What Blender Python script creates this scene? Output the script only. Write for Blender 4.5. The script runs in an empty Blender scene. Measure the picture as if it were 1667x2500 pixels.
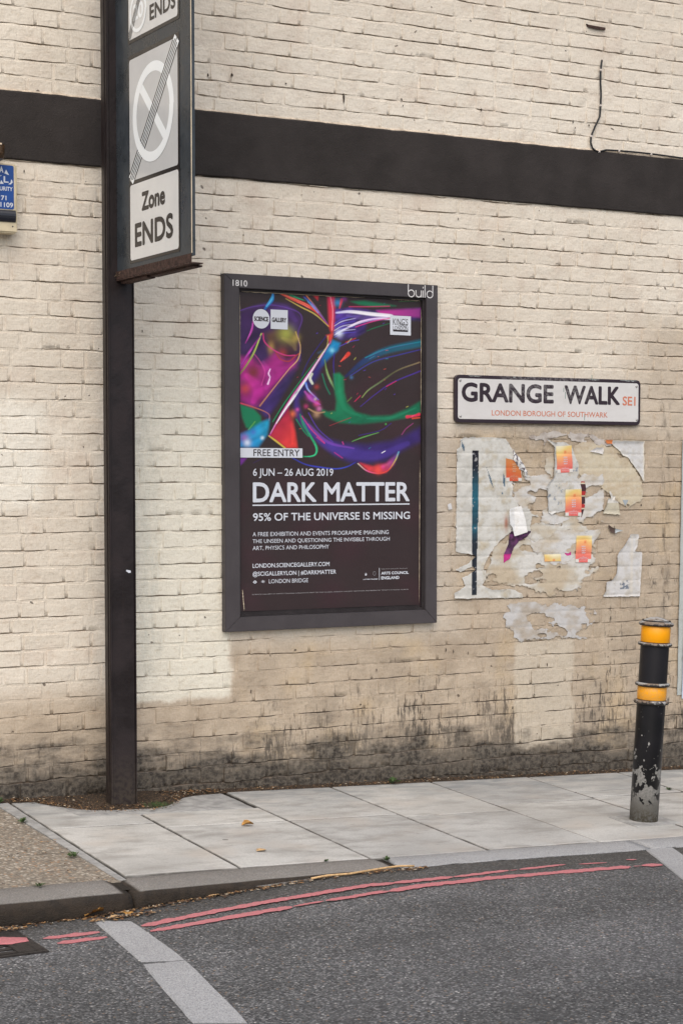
import bpy, bmesh, math, random
import numpy as np
from mathutils import Vector, Matrix, noise as mnoise
random.seed(7); rng = np.random.default_rng(7)
sc = bpy.context.scene
COL = sc.collection

# ------------------------------------------------------------------ camera
# world: the brick wall's face is the plane y = 0, x runs along it, z is up
FOC, YAW, PIT, PY0, PX0 = 4300.0, 0.4793, -0.0562, 1403.75, 833.5   # in pixels of the 1667 x 2500 photo
CAM = np.array([0.0, -7.67, 1.498])
FWD = np.array([math.sin(YAW)*math.cos(PIT), math.cos(YAW)*math.cos(PIT), math.sin(PIT)])
RGT = np.array([math.cos(YAW), -math.sin(YAW), 0.0])
UPV = np.cross(RGT, FWD)
cam = bpy.data.cameras.new('camera'); camo = bpy.data.objects.new('camera', cam); COL.objects.link(camo)
cam.sensor_fit = 'VERTICAL'; cam.sensor_height = 36.0; cam.lens = FOC/2500*36.0
cam.shift_y = (PY0-1250)/2500; cam.clip_end = 400; cam.clip_start = 0.05
M = Matrix(((RGT[0], UPV[0], -FWD[0], CAM[0]), (RGT[1], UPV[1], -FWD[1], CAM[1]), (RGT[2], UPV[2], -FWD[2], CAM[2]), (0, 0, 0, 1)))
camo.matrix_world = M
sc.camera = camo
# ------------------------------------------------------------------ light: bright overcast street
world = bpy.data.worlds.new('World'); sc.world = world; world.use_nodes = True
wn = world.node_tree; bg = wn.nodes['Background']
sky = wn.nodes.new('ShaderNodeTexSky'); sky.sky_type = 'NISHITA'; sky.sun_disc = False
SUN_EL, SUN_AZ = math.radians(50), math.radians(208)     # azimuth clockwise from +y
sky.sun_elevation = SUN_EL; sky.sun_rotation = SUN_AZ
sky.air_density = 1.0; sky.dust_density = 3.0; sky.ozone_density = 1.0
wn.links.new(sky.outputs[0], bg.inputs[0]); bg.inputs[1].default_value = 0.11
sun = bpy.data.lights.new('sun', 'SUN'); sun.energy = 1.5; sun.angle = math.radians(85); sun.color = (1.0, 0.94, 0.85)
suno = bpy.data.objects.new('sun', sun); COL.objects.link(suno)
sd = Vector((math.sin(SUN_AZ)*math.cos(SUN_EL), math.cos(SUN_AZ)*math.cos(SUN_EL), math.sin(SUN_EL)))
suno.rotation_euler = sd.to_track_quat('Z', 'Y').to_euler(); suno.location = (0, -6, 9)
sc.view_settings.view_transform = 'Standard'; sc.view_settings.look = 'None'
sc.view_settings.gamma = 1; sc.view_settings.use_curve_mapping = False
sc.view_settings.exposure = 0.54
sc.render.engine = 'CYCLES'

# ------------------------------------------------------------------ from a photo pixel to a point on a real surface
def ray(px, py): return FWD*FOC + RGT*(px-PX0) - UPV*(py-PY0)
def on_wall(px, py, Y=0.0):
    d = ray(px, py); return CAM + d*((Y-CAM[1])/d[1])
def zpav(x, y): return 0.120 - 0.037*x + 0.025*y
def on_pav(px, py):
    d = ray(px, py); t = (0.120 - 0.037*CAM[0] + 0.025*CAM[1] - CAM[2])/(d[2] + 0.037*d[0] - 0.025*d[1]); return CAM + d*t
RX = [-8, 0, 1.7, 2.05, 3.1, 3.8, 6, 9]; RZ = [-.045, -.06, -.072, -.078, -.046, -.070, -.152, -.25]
def zroad(x, y=0): return float(np.interp(x, RX, RZ))
def on_road(px, py):
    d = ray(px, py); z = -.06
    for _ in range(25):
        t = (z-CAM[2])/d[2]; p = CAM+d*t; z = zroad(p[0])
    return p
def project(P):
    P = np.asarray(P, float) - CAM; w = P@FWD
    return np.stack([P@RGT/w*FOC+PX0, -(P@UPV)/w*FOC+PY0], -1)

# ------------------------------------------------------------------ object helpers
def link(name, me, mat, parent=None):
    o = bpy.data.objects.new(name, me); COL.objects.link(o)
    if mat is not None:
        if isinstance(mat, (list, tuple)):
            for m_ in mat: me.materials.append(m_)
        elif not me.materials: me.materials.append(mat)
    if parent is not None: o.parent = parent
    return o
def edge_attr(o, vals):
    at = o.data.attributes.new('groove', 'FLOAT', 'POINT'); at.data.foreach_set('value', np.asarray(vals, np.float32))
def mesh(name, V, F, mat, parent=None, smooth=False, cols=None):
    me = bpy.data.meshes.new(name)
    V = np.asarray(V, dtype=np.float32).reshape(-1, 3)
    if isinstance(F, np.ndarray) and F.ndim == 2:
        nf, k = F.shape
        me.vertices.add(len(V)); me.vertices.foreach_set('co', V.ravel())
        me.loops.add(nf*k); me.loops.foreach_set('vertex_index', F.ravel().astype(np.int32))
        me.polygons.add(nf); me.polygons.foreach_set('loop_start', (np.arange(nf)*k).astype(np.int32))
        me.polygons.foreach_set('loop_total', np.full(nf, k, np.int32))
        me.update(calc_edges=True)
    else:
        me.from_pydata([tuple(map(float, v)) for v in V], [], [tuple(int(i) for i in f) for f in F]); me.update()
    if smooth: me.polygons.foreach_set('use_smooth', np.ones(len(me.polygons), bool))
    if cols is not None:
        at = me.color_attributes.new('print', 'FLOAT_COLOR', 'POINT')
        c = np.ones((len(V), 4), np.float32); c[:, :3] = cols; at.data.foreach_set('color', c.ravel())
    return link(name, me, mat, parent)
def empty(name, loc=(0, 0, 0)):
    o = bpy.data.objects.new(name, None); COL.objects.link(o); o.location = loc; o.empty_display_size = .1; return o
def tag(o, label, cat, group=None):
    o['label'] = label; o['category'] = cat
    if group: o['group'] = group
    return o
def structure(o): o['kind'] = 'structure'; return o
def stuff(o): o['kind'] = 'stuff'; return o
def local(o, parent):     # geometry was written in world coordinates: keep it there under an empty placed at the thing's base
    o.parent = parent; o.matrix_parent_inverse = Matrix.Translation(-Vector(parent.location)); return o
class MB:
    def __init__(s): s.V = []; s.F = []
    def add(s, V, F):
        n = len(s.V); s.V += [tuple(map(float, v)) for v in V]; s.F += [tuple(i+n for i in f) for f in F]; return s
    def box(s, a, b):
        x0, y0, z0 = a; x1, y1, z1 = b
        return s.add([(x0,y0,z0),(x1,y0,z0),(x1,y1,z0),(x0,y1,z0),(x0,y0,z1),(x1,y0,z1),(x1,y1,z1),(x0,y1,z1)],
                     [(0,3,2,1),(4,5,6,7),(0,1,5,4),(1,2,6,5),(2,3,7,6),(3,0,4,7)])
    def rings(s, rings, close=True, cap0=True, cap1=True):
        k = len(rings[0]); V = [p for r in rings for p in r]; F = []
        for a in range(len(rings)-1):
            for i in range(k if close else k-1):
                j = (i+1) % k; F.append((a*k+i, a*k+j, (a+1)*k+j, (a+1)*k+i))
        if cap0: F.append(tuple(range(k-1, -1, -1)))
        if cap1: F.append(tuple((len(rings)-1)*k+i for i in range(k)))
        return s.add(V, F)
    def build(s, name, mat, parent=None, smooth=False, bevel=0, world=True):
        o = mesh(name, s.V, s.F, mat, None, smooth)
        bm = bmesh.new(); bm.from_mesh(o.data); bmesh.ops.recalc_face_normals(bm, faces=bm.faces)
        if bevel: bmesh.ops.bevel(bm, geom=[e for e in bm.edges if len(e.link_faces) == 2 and e.calc_face_angle(0) > .5], offset=bevel, segments=2, affect='EDGES', clamp_overlap=True)
        bm.to_mesh(o.data); bm.free()
        if parent is not None:
            if world: local(o, parent)
            else: o.parent = parent
        return o
def tube(mb, pts, r, k=8):
    pts = [Vector(p) for p in pts]; rings = []
    for i, p in enumerate(pts):
        t = (pts[min(i+1, len(pts)-1)] - pts[max(i-1, 0)]).normalized()
        a = t.orthogonal().normalized() if i == 0 else (a0 - t*a0.dot(t)).normalized()
        a0 = a; b = t.cross(a)
        rings.append([p + (a*math.cos(2*math.pi*j/k)+b*math.sin(2*math.pi*j/k))*r for j in range(k)])
    mb.rings(rings)

# ------------------------------------------------------------------ materials
class NG:
    def __init__(s, name, rough=.8, spec=.3):
        s.m = bpy.data.materials.new(name); s.m.use_nodes = True; s.t = s.m.node_tree
        s.b = s.t.nodes['Principled BSDF']; s.b.inputs['Roughness'].default_value = rough; s.b.inputs['Specular IOR Level'].default_value = spec
        s.geo = s.t.nodes.new('ShaderNodeNewGeometry'); s.pos = s.geo.outputs['Position']; s.bumpn = None
    def n(s, typ, **kw):
        x = s.t.nodes.new(typ)
        for k, v in kw.items(): setattr(x, k, v)
        return x
    def set(s, sock, v):
        if hasattr(v, 'is_output') or isinstance(v, bpy.types.NodeSocket): s.t.links.new(v, sock)
        elif isinstance(v, (tuple, list)) and len(v) == 3 and sock.type == 'RGBA': sock.default_value = (*v, 1)
        else: sock.default_value = v
    def math(s, op, a, b=0.0, c=0.0, clamp=False):
        x = s.n('ShaderNodeMath', operation=op, use_clamp=clamp); s.set(x.inputs[0], a); s.set(x.inputs[1], b); s.set(x.inputs[2], c); return x.outputs[0]
    def scale(s, v, sx, sy=None, sz=None, off=(0, 0, 0)):
        if sy is None: sy = sz = sx
        x = s.n('ShaderNodeMapping'); s.set(x.inputs['Vector'], v); x.inputs['Scale'].default_value = (sx, sy, sz); x.inputs['Location'].default_value = off; return x.outputs[0]
    def noise(s, v, scale=1, detail=4, rough=.55, dist=0):
        x = s.n('ShaderNodeTexNoise'); s.set(x.inputs['Vector'], v); x.inputs['Scale'].default_value = scale; x.inputs['Detail'].default_value = detail
        x.inputs['Roughness'].default_value = rough; x.inputs['Distortion'].default_value = dist; return x.outputs[0]
    def vor(s, v, scale=1, out='Distance', feature='F1', rnd=1):
        x = s.n('ShaderNodeTexVoronoi', feature=feature); s.set(x.inputs['Vector'], v); x.inputs['Scale'].default_value = scale; x.inputs['Randomness'].default_value = rnd; return x.outputs[out]
    def ramp(s, v, a, b, lo=0.0, hi=1.0, smooth=True):
        x = s.n('ShaderNodeMapRange', interpolation_type='SMOOTHSTEP' if smooth else 'LINEAR'); s.set(x.inputs[0], v); s.set(x.inputs[1], a); s.set(x.inputs[2], b)
        x.inputs[3].default_value = lo; x.inputs[4].default_value = hi; return x.outputs[0]
    def mix(s, f, a, b, mode='MIX'):
        x = s.n('ShaderNodeMix', data_type='RGBA', blend_type=mode); s.set(x.inputs[0], f); s.set(x.inputs[6], a); s.set(x.inputs[7], b); return x.outputs[2]
    def xyz(s, v=None):
        x = s.n('ShaderNodeSeparateXYZ'); s.set(x.inputs[0], v if v is not None else s.pos); return x.outputs
    def color(s, v): s.set(s.b.inputs['Base Color'], v); return s
    def rough(s, v): s.set(s.b.inputs['Roughness'], v); return s
    def bump(s, h, dist=.002, strength=1.0):
        x = s.n('ShaderNodeBump'); s.set(x.inputs['Height'], h); x.inputs['Distance'].default_value = dist; s.set(x.inputs['Strength'], strength)
        if s.bumpn is not None: s.t.links.new(s.bumpn, x.inputs['Normal'])
        s.bumpn = x.outputs[0]; s.t.links.new(s.bumpn, s.b.inputs['Normal']); return s
    def attr(s, name, out='Color'):
        x = s.n('ShaderNodeAttribute', attribute_name=name); return x.outputs[out]
def srgb(r, g, b):
    f = lambda c: (c/255/12.92) if c/255 <= .04045 else ((c/255+.055)/1.055)**2.4
    return (f(r), f(g), f(b))
def flat(name, col, rough=.7, spec=.3, var=.12, vs=14, bump=0.0, metal=0.0):
    g = NG(name, rough, spec); n = g.noise(g.pos, vs, 5, .6)
    dark = tuple(c*(1-var) for c in col); light = tuple(min(1, c*(1+var)) for c in col)
    g.color(g.mix(g.ramp(n, .3, .7), dark, light)); g.b.inputs['Metallic'].default_value = metal
    if bump: g.bump(g.noise(g.pos, 220, 3), bump)
    return g.m

def rect_mask(g, x, z, x0, x1, z0, z1, soft=.03, nz=None, amp=.0):
    if nz is not None:
        x = g.math('ADD', x, g.math('MULTIPLY', g.math('SUBTRACT', nz, .5), amp)); z = g.math('ADD', z, g.math('MULTIPLY', g.math('SUBTRACT', nz, .5), amp))
    a = g.ramp(x, x0-soft, x0+soft); b = g.ramp(x, x1-soft, x1+soft, 1, 0); c = g.ramp(z, z0-soft, z0+soft); d = g.ramp(z, z1-soft, z1+soft, 1, 0)
    return g.math('MULTIPLY', g.math('MULTIPLY', a, b), g.math('MULTIPLY', c, d))

def wall_material(name, mortar=False):
    g = NG(name, .55, .35); X, Y, Z = g.xyz()
    P = g.pos
    big = g.noise(P, 1.1, 3); mid = g.noise(P, 5.5, 5, .6); fine = g.noise(P, 60, 4, .6)
    streak = g.noise(g.scale(P, 36, 1, 8), 1, 6, .68)
    streak2 = g.noise(g.scale(P, 110, 1, 17), 1, 5, .65)
    cream = g.mix(g.ramp(big, .35, .65), (.705, .635, .53), (.77, .705, .60))
    cream = g.mix(g.ramp(mid, .45, .75), cream, (.66, .57, .47))
    # paler repainted areas
    nz = g.noise(P, 9, 4, .6)
    p1 = rect_mask(g, X, Z, 2.80, 3.385, .445, 2.25, .018, nz, .10)
    p1 = g.math('MULTIPLY', p1, g.ramp(Z, 2.3, 1.75, 0, 1))
    col = g.mix(g.math('MULTIPLY', p1, .9), cream, (.755, .72, .61))
    p1b = rect_mask(g, X, Z, 2.80, 3.02, .55, 1.9, .03, nz, .25)
    col = g.mix(g.math('MULTIPLY', p1b, g.ramp(streak, .35, .7, 0, .5)), col, (.52, .53, .47))
    p2 = rect_mask(g, X, Z, 1.6, 2.47, 1.36, 1.83, .05, nz, .16)
    col = g.mix(g.math('MULTIPLY', p2, .8), col, (.84, .80, .70))
    # unpainted-over tan area, worn
    t1 = g.math('MULTIPLY', g.ramp(X, 4.45, 4.75), g.ramp(Z, 1.86, 1.66))
    t2 = g.math('MULTIPLY', g.ramp(X, 3.33, 3.42), g.ramp(Z, .82, .62))
    t3 = g.ramp(Z, .62, .40)
    t4 = g.math('MULTIPLY', g.ramp(X, 5.55, 5.95), g.ramp(Z, 2.45, 2.2, 0, .7))
    tt = g.math('MAXIMUM', g.math('MAXIMUM', t1, t2), g.math('MAXIMUM', t3, t4))
    tt = g.math('MULTIPLY', tt, g.math('SUBTRACT', 1, g.math('MULTIPLY', p1, .95)), clamp=True)
    tan = g.mix(g.ramp(mid, .35, .65), (.43, .35, .262), (.53, .44, .335))
    yel = g.ramp(g.noise(P, 3.3, 3), .5, .7)
    tan = g.mix(g.math('MULTIPLY', yel, g.math('MULTIPLY', g.ramp(X, 3.35, 3.5), .55)), tan, (.56, .43, .265))
    col = g.mix(tt, col, tan)
    # clean rectangle
    p3 = rect_mask(g, X, Z, 4.995, 5.36, .08, .64, .016, nz, .07)
    # grime: vertical streaks that thicken towards the ground on the right part
    reg = g.math('MULTIPLY', g.ramp(X, 3.3, 3.65), g.ramp(g.math('ADD', Z, g.math('MULTIPLY', g.noise(P, 2.2, 3), .5)), 1.12, .22, 0, 1, False))
    reg2 = g.ramp(Z, .40, -.02, 0, 1, False)
    reg3 = g.math('MULTIPLY', g.math('MULTIPLY', g.ramp(X, 5.35, 5.6), g.ramp(Z, 1.75, .7)), .42)
    reg = g.math('MAXIMUM', g.math('MAXIMUM', g.math('MULTIPLY', reg, .85), g.math('MULTIPLY', reg2, .8)), reg3)
    thr = g.math('SUBTRACT', .70, g.math('MULTIPLY', reg, .30))
    st = g.ramp(g.math('ADD', g.math('MULTIPLY', streak, .62), g.math('MULTIPLY', streak2, .38)), g.math('SUBTRACT', thr, .035), g.math('ADD', thr, .03))
    st = g.math('MULTIPLY', g.math('MULTIPLY', st, g.ramp(reg, .02, .25)), g.ramp(g.noise(P, 3.7, 4, .65), .36, .60, .25, 1))
    wash = g.math('MULTIPLY', g.ramp(g.noise(g.scale(P, 5, 1, 11), 1, 5, .65), .46, .64), reg)
    st = g.math('MULTIPLY', st, g.math('SUBTRACT', 1, g.math('MULTIPLY', p3, .85)))
    col = g.mix(g.math('MULTIPLY', p3, .62), col, (.60, .54, .44))
    col = g.mix(g.math('MULTIPLY', g.math('MULTIPLY', wash, g.math('SUBTRACT', 1, g.math('MULTIPLY', p3, .9))), .62), col, (.20, .17, .135)); col = g.mix(g.math('MULTIPLY', st, .88), col, (.075, .063, .05))
    # soot and soil along the foot of the wall (follows the pavement's fall)
    zrel = g.math('ADD', Z, g.math('MULTIPLY', X, .037))
    foot = g.math('ADD', zrel, g.math('MULTIPLY', g.math('SUBTRACT', g.noise(g.scale(P, 5, 1, 3), 1, 4, .6), .5), .28))
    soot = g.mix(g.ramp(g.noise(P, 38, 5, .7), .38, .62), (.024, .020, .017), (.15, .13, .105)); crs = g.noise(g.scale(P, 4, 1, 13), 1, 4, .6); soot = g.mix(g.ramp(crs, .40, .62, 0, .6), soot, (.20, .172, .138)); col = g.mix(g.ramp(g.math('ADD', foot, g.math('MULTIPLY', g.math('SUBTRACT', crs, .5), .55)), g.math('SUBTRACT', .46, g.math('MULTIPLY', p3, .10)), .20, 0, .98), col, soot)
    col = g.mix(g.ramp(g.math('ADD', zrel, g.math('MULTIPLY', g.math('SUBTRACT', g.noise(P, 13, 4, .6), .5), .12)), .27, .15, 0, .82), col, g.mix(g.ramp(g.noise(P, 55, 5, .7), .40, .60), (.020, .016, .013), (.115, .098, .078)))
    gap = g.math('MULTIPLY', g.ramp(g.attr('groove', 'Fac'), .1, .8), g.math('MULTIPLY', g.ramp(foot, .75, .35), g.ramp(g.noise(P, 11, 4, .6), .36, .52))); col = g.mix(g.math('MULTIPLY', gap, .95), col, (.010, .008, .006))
    # ragged brown fringe beside the frame and below the street sign
    fr = rect_mask(g, X, Z, 4.50, 4.66, .5, 1.7, .05, nz, .15)
    col = g.mix(g.math('MULTIPLY', fr, .25), col, (.30, .23, .165))
    fr = rect_mask(g, X, Z, 4.9, 5.7, 1.60, 1.75, .05, nz, .2)
    col = g.mix(g.math('MULTIPLY', fr, g.ramp(fine, .3, .6, 0, .45)), col, (.27, .22, .17))
    fr = rect_mask(g, X, Z, 5.93, 5.985, -.2, 1.9, .012, nz, .03)
    col = g.mix(g.math('MULTIPLY', fr, g.ramp(streak, .45, .65, .0, .7)), col, (.16, .13, .10))
    # small pits and black specks
    pv = g.n('ShaderNodeVectorMath', operation='ADD'); g.set(pv.inputs[0], P); nn = g.n('ShaderNodeTexNoise'); g.set(nn.inputs['Vector'], P); nn.inputs['Scale'].default_value = 3.0; sv = g.n('ShaderNodeVectorMath', operation='SCALE'); g.set(sv.inputs[0], nn.outputs['Color']); sv.inputs['Scale'].default_value = .25; g.set(pv.inputs[1], sv.outputs[0])
    v = g.vor(pv.outputs[0], 15); pcol = g.n('ShaderNodeSeparateColor'); g.set(pcol.inputs[0], g.vor(pv.outputs[0], 15, 'Color')); psz = g.ramp(pcol.outputs[1], .45, 1.0, .02, .13, False); pit = g.ramp(g.math('SUBTRACT', psz, g.math('ADD', v, g.math('MULTIPLY', g.math('SUBTRACT', fine, .5), .10))), .0, .03)
    pit = g.math('MULTIPLY', pit, g.ramp(pcol.outputs[0], .52, .56))
    col = g.mix(g.math('MULTIPLY', pit, .8), col, (.10, .075, .055))
    # thin brown rub marks
    sm = g.ramp(g.noise(g.scale(P, 12, 1, 38), 1, 5, .7), .60, .74)
    col = g.mix(g.math('MULTIPLY', sm, .45), col, (.33, .25, .17))
    gr2 = g.noise(g.scale(P, 150, 1, 60), 1, 4, .7); col = g.mix(g.ramp(gr2, .40, .66, 0, .30), col, g.mix(1.0, col, (.66, .60, .53), 'MULTIPLY'))
    lump = g.noise(g.scale(P, 22, 1, 40), 1, 5, .7); col = g.mix(g.ramp(lump, .52, .68, 0, .40), col, g.mix(1.0, col, (.72, .65, .56), 'MULTIPLY'))
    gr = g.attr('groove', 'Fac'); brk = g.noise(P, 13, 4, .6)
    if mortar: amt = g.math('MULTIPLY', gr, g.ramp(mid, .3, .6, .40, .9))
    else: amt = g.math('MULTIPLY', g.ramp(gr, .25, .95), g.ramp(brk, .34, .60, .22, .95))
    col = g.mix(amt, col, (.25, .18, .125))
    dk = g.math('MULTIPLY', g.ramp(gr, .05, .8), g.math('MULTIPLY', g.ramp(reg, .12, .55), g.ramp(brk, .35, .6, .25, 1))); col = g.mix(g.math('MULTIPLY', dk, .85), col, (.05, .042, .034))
    g.color(col)
    hh = g.math('ADD', g.math('MULTIPLY', g.noise(P, 26, 5, .65), 1.0), g.math('MULTIPLY', g.noise(P, 95, 4, .6), .35))
    hh = g.math('SUBTRACT', hh, g.math('MULTIPLY', pit, 1.0))
    g.bump(hh, .0052, .85)
    brush = g.noise(g.scale(P, 12, 1, 70), 1, 4, .6); g.bump(brush, .0024, .75)
    wav = g.noise(P, 9, 3, .5); g.bump(wav, .012, .6)
    return g.m
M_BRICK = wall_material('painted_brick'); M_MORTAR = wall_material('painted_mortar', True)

def band_material():
    g = NG('dark_band_paint', .75, .25); n = g.noise(g.pos, 4, 5, .6); f = g.noise(g.pos, 160, 3, .7)
    c = g.mix(g.ramp(n, .3, .7), (.026, .0215, .0195), (.040, .0335, .031)); c = g.mix(g.ramp(f, .62, .8, 0, .6), c, (.10, .08, .075))
    sp = g.ramp(g.vor(g.scale(g.pos, 1, 1, .45), 6), .035, .02); c = g.mix(g.math('MULTIPLY', sp, g.ramp(g.vor(g.scale(g.pos, 1, 1, .45), 6, 'Color'), .68, .7)), c, (.55, .5, .44))
    g.color(c); g.bump(g.noise(g.pos, 150, 3, .7), .003, .9); g.bump(g.noise(g.pos, 12, 3), .008, .5); return g.m
M_BAND = band_material()
M_LEDGE = flat('ledge_cream', (.55, .46, .36), .8, .2, .2, 40, .002)

def steel(name, col, rough=.5, rust=.25):
    g = NG(name, rough, .4); n = g.noise(g.pos, 7, 6, .65); v = g.noise(g.scale(g.pos, 30, 30, 3), 1, 5, .6)
    c = g.mix(g.ramp(n, .35, .7), tuple(x*.75 for x in col), tuple(x*1.25 for x in col))
    c = g.mix(g.ramp(v, .6, .8, 0, rust), c, (.13, .075, .05)); sp = g.ramp(g.vor(g.pos, 38), .05, .03)
    c = g.mix(g.math('MULTIPLY', sp, g.ramp(g.vor(g.pos, 38, 'Color'), .8, .82)), c, (.35, .34, .33))
    Z = g.xyz()[2]; c = g.mix(g.math('MULTIPLY', g.ramp(Z, .32, .0), g.ramp(g.noise(g.pos, 50, 4), .35, .6, .1, .8)), c, (.05, .038, .028))
    g.color(c); g.rough(g.ramp(n, .3, .7, rough-.1, rough+.15)); g.bump(g.noise(g.pos, 45, 4), .0025, .5); return g.m
M_POLE = steel('pole_paint', (.0140, .0085, .0088), .45, .15)
M_CASE = steel('case_grey', (.040, .048, .056), .3, .05)
M_RUST = flat('rusty_steel', (.060, .034, .027), .8, .3, .5, 60, .003)
M_CREAMEDGE = flat('cream_edge', (.62, .52, .38), .6)
M_PANEL = flat('sign_sheeting', (.72, .72, .70), .16, .5, .03, 8)
M_PANELGREY = flat('sign_sheeting_grey', (.60, .605, .60), .16, .5, .03, 8)
M_PANELWHITE = flat('sign_white_sheeting', (.95, .99, 1.0), .16, .5, .02, 8)
M_SIGNBLACK = flat('sign_black', (.022, .019, .019), .25, .5, .1, 20)
M_FRAME = None
def frame_material():
    g = NG('frame_paint', .5, .35); n = g.noise(g.pos, 5, 4); gr = g.noise(g.scale(g.pos, 120, 120, 6), 1, 4, .6)
    c = g.mix(g.ramp(n, .3, .7), (.052, .045, .048), (.066, .058, .061)); c = g.mix(g.ramp(gr, .5, .8, 0, .35), c, (.045, .04, .042))
    sp = g.ramp(g.vor(g.pos, 14), .05, .03); c = g.mix(g.math('MULTIPLY', sp, g.ramp(g.vor(g.pos, 14, 'Color'), .78, .8)), c, (.3, .28, .27))
    g.color(c); g.bump(gr, .0012, .6); g.bump(g.noise(g.pos, 18, 4), .003, .4); return g.m
M_FRAME = frame_material()
M_FRAMEIN = flat('frame_inner_paint', (.028, .023, .024), .6, .3, .2, 20, .001)
def print_material(name, rough=.45, bump=.002, dirt=.25, spec=.3):
    g = NG(name, rough, spec); c = g.attr('print'); n = g.noise(g.pos, 30, 5, .65)
    c = g.mix(g.ramp(n, .5, .8, 0, dirt), c, g.mix(1.0, c, (.62, .54, .42), 'MULTIPLY')); g.color(c)
    if bump: g.bump(g.noise(g.pos, 28, 4), bump, .8)
    return g.m
M_PRINT = print_material('poster_print', .38, .0012, .0, .35); M_PAPER = print_material('wheat_pasted_paper', .7, .006, .5)
M_PWHITE = flat('print_white', srgb(208, 212, 220), .4, .3, .02); M_PBLACK = flat('print_black', srgb(50, 42, 44), .4, .3, .02)
M_PGREY = flat('print_grey', (.40, .39, .40), .4, .3, .02)
M_STENCIL = flat('stencil_white', srgb(215, 213, 212), .6, .3, .08, 120)
def splate():
    g = NG('street_sign_white', .3, .45); n = g.noise(g.scale(g.pos, 6, 1, 14), 1, 5); c = g.mix(g.ramp(n, .4, .75, 0, .35), srgb(212, 210, 208), srgb(186, 182, 176)); g.color(c); return g.m
M_SS = splate()
def ssblack():
    g = NG('street_sign_black', .35, .45); P = g.pos; X, Y, Z = g.xyz(); n = g.noise(g.scale(P, 60, 1, 60), 1, 6, .75)
    m = g.math('MULTIPLY', g.math('MULTIPLY', g.ramp(X, 4.85, 4.95), g.ramp(X, 5.52, 5.35)), g.ramp(g.math('ADD', Z, g.math('MULTIPLY', g.noise(P, 12, 3), .06)), 1.905, 1.93))
    c = g.mix(g.math('MULTIPLY', m, g.ramp(n, .46, .56, 0, .75)), (.030, .018, .026), (.19, .18, .18)); g.color(c); return g.m
M_SSB = ssblack(); M_SSRED = flat('street_sign_red', srgb(202, 124, 98), .4, .4, .05)
M_SCREW = flat('screw_metal', (.45, .43, .41), .35, .5, .3, 200, 0, .7)

def pave_material():
    g = NG('concrete_paving', .8, .3); P = g.pos; big = g.noise(P, 1.7, 4); mid = g.noise(g.scale(P, 4, 9, 4), 1, 5, .65); fine = g.noise(P, 130, 3, .6)
    oi = g.n('ShaderNodeObjectInfo').outputs['Random']
    c = g.mix(g.ramp(big, .35, .65), (.42, .412, .39), (.545, .538, .51))
    c = g.mix(g.ramp(mid, .44, .68, 0, .8), c, (.30, .288, .265)); c = g.mix(g.ramp(fine, .35, .65, 0, .3), c, (.26, .25, .235))
    warm = g.ramp(g.noise(P, 3.1, 3), .5, .75, 0, .5); c = g.mix(warm, c, (.47, .42, .365))
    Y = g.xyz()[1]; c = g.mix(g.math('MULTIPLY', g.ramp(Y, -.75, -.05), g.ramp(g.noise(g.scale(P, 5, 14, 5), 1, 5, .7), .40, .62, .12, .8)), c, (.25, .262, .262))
    spk = g.noise(g.scale(P, 14, 46, 14), 1, 5, .75); c = g.mix(g.ramp(spk, .56, .72, 0, .65), c, (.22, .21, .19))
    gum = g.ramp(g.vor(g.scale(P, 1, 1, 0), 3.1), .05, .035); gum = g.math('MULTIPLY', gum, g.ramp(g.vor(g.scale(P, 1, 1, 0), 3.1, 'Color'), .45, .5)); c = g.mix(g.math('MULTIPLY', gum, .7), c, (.12, .11, .105))
    c = g.mix(1.0, c, g.mix(oi, (.90, .90, .90), (1.06, 1.05, 1.03)), 'MULTIPLY')
    c = g.mix(g.math('MULTIPLY', g.ramp(g.attr('groove', 'Fac'), .1, .9), g.ramp(g.noise(P, 9, 3), .3, .6, .35, .8)), c, (.06, .052, .043))
    g.color(c); g.bump(g.noise(P, 150, 3, .7), .0015, .7); g.bump(g.noise(g.scale(P, 12, 30, 10), 1, 4), .003, .5); return g.m
M_PAVE = pave_material()
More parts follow.
